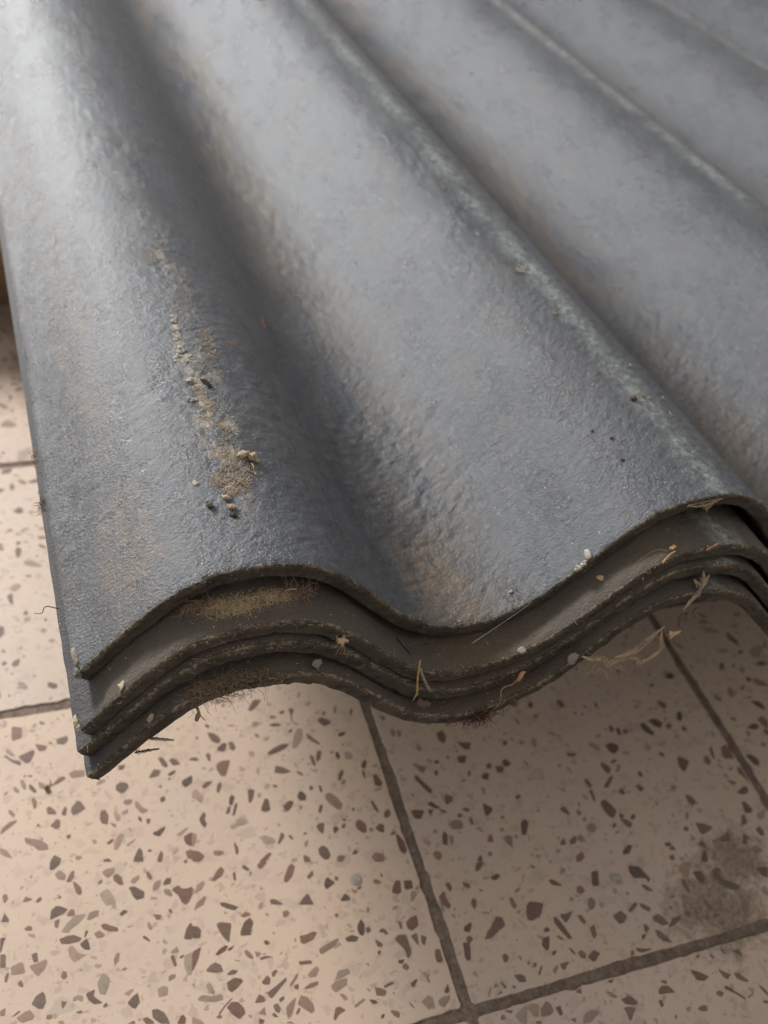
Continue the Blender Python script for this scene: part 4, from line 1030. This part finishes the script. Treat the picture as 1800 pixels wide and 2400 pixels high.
thing('flake', flake(on(4, 20.1, -18.4, .0003), [(-1.8, .4), (-1.0, -1.4), (.4, -1.2), (1.6, .4), (1.0, 1.4), (-.6, 1.2)], up_at(4, 20), (1, 0, 0), .0003, 0, 102), M['soil_pale'], 'ochre flake stuck on the lowest sheet near the left corner', 'flake')
thing('straw_stalk', join([tube(smoothline([(.1154, -.0186, -.0385), (.1148, -.0172, -.0300), (.1146, -.0165, -.0215)], 4), .00042, .00030, 6), tube([(.1154, -.0186, -.0385), (.1142, -.0190, -.0420)], .0004, .0002, 5)]), M['straw'], 'yellow straw stalk standing upright in the first valley in front of the sheet edges', 'straw')
thing('dead_leaf', flake((.1182, -.0198, -.0436), [(-2.6, 1.6), (-1.4, 2.0), (-.2, .4), (1.2, .9), (2.6, .4), (2.5, -1.4), (1.2, -2.0), (.2, -3.0), (-1.0, -1.8), (-2.4, -1.0)], (-.15, -.9, .45), (1, -.1, -.12), .0004, .5, 103), M['leaf'], 'dark red-brown dead leaf scrap hanging at the foot of the straw stalk', 'leaf')
thing('twig', tube(smoothline([on(2, 116, -15, .0012), (.1182, -.0182, -.0338), (.1206, -.0186, -.0388)], 4), .0007, .0005, 6, .25), M['grey'], 'stubby grey twig beside the yellow straw stalk', 'twig')
thing('twig', tube(smoothline([on(2, 112.4, -1.6, .0008), on(2, 114.2, -5, .0010), on(2, 115.6, -8.4, .0006)], 4), .00055, .00035, 6, .2), M['twig'], 'thin brown twig lying on the second sheet left of the straw stalk', 'twig')
thing('seed_husk', flake((.1598, -.0182, -.0440), [(-2.0, -1.5), (-.8, -1.7), (1.2, .4), (2.0, 1.8), (1.3, 2.0), (-.8, .8), (-2.0, -.4)], (.1, -.85, .5), (1, 0, .1), .0009, .3, 104), M['seed'], 'orange-pink seed husk in the gap right of the first valley', 'seed husk')
pts = smoothline([(.1585, -.0185, -.0452), (.1560, -.0195, -.0462), (.1512, -.0214, -.0436), (.1496, -.0222, -.0450), (.1508, -.0222, -.0502), (.1505, -.0222, -.0545), (.1480, -.0222, -.0580)], 5)
thing('tendril', tube(pts, .00036, .00018, 5, .2), M['root'], 'bent rootlet trailing down from the orange-pink seed husk', 'rootlet')
thing('root_wad', join([tangle((143.5, -21.5, -60.4), 170, (3.6, .7, 1.3), 5, .14, 8)]), M['root_red'], 'dark red wad of roots under the lowest sheet at the first valley', 'roots')
thing('root_wad', join([tangle((45, -19.0, -9.5), 190, (6.0, 1.2, 1.6), 7, .085, 9, (1, 0, .3)), scatter(4, [(34, -19), (42, -20), (58, -19.5), (58, -17), (40, -16)], 260, .1, .3, 1.0, .3)]), M['root'], 'brown wad of fine roots hanging under the first crest between the lower sheets', 'roots')
thing('root_wad', tangle((38, -19.5, -10.0), 120, (4.0, 1.0, 1.6), 6, .075, 10, (1, 0, .5)), M['root'], 'tan wad of rootlets left of the brown wad, over the lowest sheet', 'roots')
thing('husk', join([flake((.0836, -.0158, -.0012), [(-2, -.6), (-.8, -1.2), (-.2, -2.4), (.6, -.8), (2.0, -.4), (.8, .4), (1.0, 2.0), (-.2, .8), (-1.4, 1.0)], (0, -.8, .6), (1, 0, 0), .0006, .4, 105), tangle((83.6, -16, -2.6), 14, (.8, .3, 1.0), 5, .1, 11)]), M['peach'], 'small straw-coloured star-shaped husk on the edge right of the first crest', 'husk')
thing('flake', flake(on(2, 191.7, -5.0, .0004), [(-1.3, 1.2), (-.2, 1.6), (.9, .6), (1.2, -1.0), (.2, -1.8), (-.8, -.8)], up_at(2, 191), (1, 0, 0), .0003, .1, 106), M['peach'], 'peach flake on the second sheet under the cream plaster crumbs', 'flake')
thing('flake', flake(on(2, 159.9, -13.6, .0003), [(-1.6, .2), (-.8, 1.4), (.8, 1.6), (1.8, .2), (1.4, -1.4), (-.6, -1.4)], up_at(2, 160), (1, 0, 0), .0004, .1, 107), M['grey'], 'pale grey flake on the second sheet above the orange-pink husk', 'flake')
thing('flake', flake((.1790, -.0212, -.0352), [(-2.6, -1.8), (-2.0, 1.2), (-.4, 2.2), (1.6, 1.8), (2.6, .6), (1.2, -.6), (-.4, -2.2)], (-.25, -.85, .5), (1, 0, .35), .0005, .1, 108), M['grey'], 'rounded tan flake on the rim of the lowest sheet under the second slope', 'flake')
thing('straw_bit', join([tube(smoothline([on(2, 208.6, -14.6, .0006), on(2, 211.4, -13.4, .0016), on(2, 214.8, -12.4, .0010)], 4), .0004, .0003, 5, .2), flake(on(2, 214.6, -10.6, .0008), [(-1.6, .4), (-.4, 1.0), (1.4, .2), (1.2, -.8), (-.8, -.6)], up_at(2, 214), (1, .4, 0), .0005, .3, 109), tube(smoothline([on(2, 213, -11, .0006), on(2, 209, -8.4, .0008), on(2, 203, -8.6, .0004)], 4), .00012, .00006, 4)]), M['straw'], 'straw bit with a thread on the second sheet left of the second crest', 'straw')
thing('orange_scale', flake((.2300, -.0138, float(prof(2, .230)) - .0002), [(-3.6, -.8), (-1.0, .2), (2.4, .8), (3.2, .5), (1.8, -.2), (-1.6, -.9)], (0, -.5, .86), (1, 0, .12), .0003, .2, 110), M['seed'], 'thin orange scale along the rim of the second sheet at the second crest', 'flake')
# torn web hanging under the second crest
def web(paths, r, seed, fuzz):
    q = random.Random(seed); parts = []
    for p in paths:
        base = smoothline([Vector(v) * .001 for v in p], 8)
        for k in range(fuzz):
            off = Vector((q.gauss(0, .5), q.gauss(0, .5), q.gauss(0, .5))) * .001
            pts = [b + off * math.sin(PI * (t + .5) / len(base)) + Vector((q.gauss(0, .12), q.gauss(0, .12), q.gauss(0, .12))) * .001 for t, b in enumerate(base)]
            parts.append(tube(pts, r * .001 * q.uniform(.5, 1.3), r * .0006, 4, .3, False))
    return join(parts)
wp = [[(183, -21, -35.5), (188, -22, -37.5), (193, -22, -38.5), (197.4, -22, -45), (199, -22, -43)], [(193, -22, -38.5), (197, -22, -42), (203.7, -22, -41), (208, -22, -37), (215, -22, -28)],
      [(197, -22, -44), (201, -22, -43.5), (205, -22, -42.5), (209, -22, -39), (213, -22, -34)], [(205, -22, -42), (210, -22, -44), (213.5, -22, -48), (216, -22, -47), (219, -22, -43)],
      [(213.5, -22, -47), (218, -22, -46), (221, -22, -41), (219, -22, -36), (216, -22, -28)], [(199, -22, -40), (206, -22, -38), (211, -22, -33), (217, -22, -26)]]
thing('fibre_fluff', tangle((196, -21.5, -45), 60, (7, .8, 1.8), 7, .07, 21, (1, 0, .35)), M['web'], 'pale fluff of fibres caught along the left end of the torn web', 'fibres')
thing('torn_web', web(wp, .16, 4, 20), M['web'], 'torn dusty spider web hanging below the lowest sheet at the second crest', 'spider web')
thing('dead_leaf', flake((.2212, -.0228, -.0312), [(-3.4, -.6), (-1.6, .4), (-.6, 1.8), (.4, .8), (2.0, .6), (3.6, .9), (2.2, -.8), (0, -1.6), (-2.2, -1.5)], (.2, -.75, .65), (1, 0, .15), .0005, .9, 111), M['peach'], 'curled cream leaf scrap at the top of the torn web', 'leaf')
thing('leaf_scrap', join([flake((.2230, -.0222, -.0222), [(-3.4, -1.8), (-1.6, .6), (.4, 1.4), (2.6, 2.0), (2.0, .2), (.2, -1.0), (-2.0, -2.6)], (0, -.9, .4), (1, 0, .2), .0005, .6, 112), flake((.2282, -.0222, -.0205), [(-1.6, -1.6), (-.4, 1.2), (1.2, 1.8), (1.4, -.4), (.2, -1.8)], (.2, -.9, .4), (1, 0, .1), .0005, .6, 113)]), M['leaf'], 'dark brown leaf scraps above the cream leaf scrap', 'leaf')
thing('web_strand', web([[(222.8, -21.5, -18), (225, -20.8, -13), (227.7, -20, -9.6), (230.1, -16, -7.8)], [(226, -17, -6.8), (229, -18.4, -8.6), (233, -16.6, -6.2)], [(227.7, -20.2, -9.8), (229, -19, -7), (229.4, -16.2, -3.8)]], .16, 6, 10), M['web'], 'dusty web strand bridging the two lowest sheets at the second crest', 'spider web')
thing('web_tuft', join([web([[(223.5, -.6, 17.4), (230, -1.0, 17.0), (239.5, -.6, 18.2)], [(231.8, -1.0, 16.6), (233.0, -1.2, 14.8), (233.4, -1.2, 13.4)], [(230.5, -1.0, 17), (232.8, -1.2, 14.6), (235.4, -1, 17.2)]], .10, 7, 7)]), M['web'], 'small brown web tuft on the front edge at the top of the second crest', 'spider web')
thing('spider_thread', tube([(.1674, -.0004, -.0237), (.1520, -.0072, -.0226), (.1360, -.0142, -.0212)], .00004, .00004, 4), M['thread'], 'single pale spider thread slanting from the front edge to the second sheet', 'spider thread')
thing('husk', flake((.0746, -.0178, -.0086), [(-1.6, 1.8), (1.4, 1.8), (1.7, .4), (.8, -1.4), (.9, -3.0), (.1, -1.8), (-1.0, -.8), (-1.7, .4)], (.1, -.9, .35), (1, 0, -.1), .0005, .7, 114), M['grey'], 'pale papery husk hanging under the third sheet, right of the first crest', 'husk')
# feathery dry twigs under the left corner
def feather(a, b, n, L, seed):
    q = random.Random(seed); a = Vector(a) * .001; b = Vector(b) * .001
    parts = [tube([a, (a + b) / 2 + Vector((0, 0, .0003)), b], .00034, .00014, 5, .2)]
    d = (b - a).normalized(); s = d.cross(Vector((0, 1, 0))).normalized()
    for k in range(n):
        p = a + (b - a) * ((k + .5) / n); l = L * .001 * (1 - .6 * k / n) * q.uniform(.7, 1.2)
        for g in (1, -1):
            parts.append(tube([p, p + (d * .7 + s * g).normalized() * l * .6 + Vector((0, q.uniform(-.2, .2) * l, 0)), p + (d * 1.3 + s * g * .9).normalized() * l], .00022, .00008, 4, .2, False))
    return join(parts)
thing('dry_sprig', feather((18.6, -21, -25.2), (26.4, -22.5, -27.2), 11, 1.5, 1), M['twig'], 'upper feathery dry sprig sticking out under the lowest sheet near the left corner', 'sprig')
thing('dry_sprig', feather((14.0, -20.8, -32.0), (21.6, -22.5, -30.2), 11, 1.5, 2), M['twig'], 'lower feathery dry sprig sticking out under the lowest sheet near the left corner', 'sprig')
thing('twig', join([tube(smoothline([(.0345, -.0206, -.0150), (.0348, -.0212, -.0172), (.0341, -.0213, -.0205)], 4), .0005, .0008, 5, .3), tube([(.0347, -.0212, -.0172), (.0368, -.0215, -.0214)], .00022, .00015, 4)]), M['root'], 'tiny brown twig dangling below the rim of the lowest sheet at the first crest', 'twig')
thing('moss_tuft', tangle((-2.6, 84, -15.5), 40, (.6, 3.0, .8), 2.6, .12, 12), M['twig'], 'small dark tuft of dry moss on the left stack edge, nearer of two', 'moss')
thing('moss_tuft', tangle((-2.6, 112, -16.0), 34, (.5, 3.0, .8), 2.2, .12, 14), M['root'], 'small brown tuft of dry moss on the left stack edge, farther of two', 'moss')
thing('twig', tube(smoothline([(-.0022, .031, -.0150), (-.0062, .0330, -.0150), (-.0078, .0312, -.0160), (-.0102, .0322, -.0166)], 4), .00020, .00012, 4), M['dark'], 'thin black twig poking out left of the stack edge', 'twig')

# on the floor
gr = []
for k in range(420):
    x, y = random.uniform(-.06, .34), random.uniform(-.13, .12)
    if k > 250: x, y = random.gauss(.262, .018), random.gauss(-.082, .014)
    gr.append(grain((x, y, FZ + .0001), (.08 + .3 * random.random() ** 3) * .001))
thing('floor_grit', join(gr), M['clod'], 'fine dark grit strewn over the terrazzo tiles in front of the stack', 'grit', kind='stuff')
def drop(x, y, r, label):
    vs, fs = [], []
    n = 28
    c = Vector((x, y, FZ))
    rr_ = [r * (1 + random.uniform(-.06, .06)) for k in range(n)]
    for s, z in ((1.0, .00002), (.86, .00028), (.5, .00034)):
        for k in range(n):
            a = 2 * PI * k / n
            vs.append(c + Vector((math.cos(a) * rr_[k] * s, math.sin(a) * rr_[k] * s, z + random.uniform(0, .00004))))
    vs.append(c + Vector((0, 0, .00032)))
    for q in range(2):
        for k in range(n): fs.append((q * n + k, q * n + (k + 1) % n, (q + 1) * n + (k + 1) % n, (q + 1) * n + k))
    for k in range(n): fs.append((2 * n + k, 2 * n + (k + 1) % n, 3 * n))
    thing('plaster_drop', (vs, fs), M['drop'], label, 'plaster drop', 'dried plaster drops on the tiles')
M['drop'] = plain('dried_plaster', (.33, .285, .24), (.46, .40, .345), 1100, .9, .0003, .2)
drop(.1057, -.0229, .0029, 'round dried plaster drop on the tile left of the long joint')
drop(.2249, -.0579, .0030, 'round dried plaster drop in the middle of the shaded right-hand tile')
thing('floor_crumb', join([lump((-.0209, .0609, FZ + .0012), .0013, .0012, .0012, 0, .3, 2, 2, 120), tube(smoothline([(-.0205, .0612, FZ + .0008), (-.0188, .0628, FZ + .0004), (-.0190, .0652, FZ + .0003)], 4), .0003, .0002, 4)]), M['root'], 'tiny brown seed with a tail on the tile left of the stack corner', 'seed')
thing('floor_crumb', lump((.3176, .0390, FZ + .0009), .0020, .0016, .0013, .4, .4, 2, 3, 121), M['dark'], 'black crumb in the joint behind the shaded right-hand tile', 'crumb')
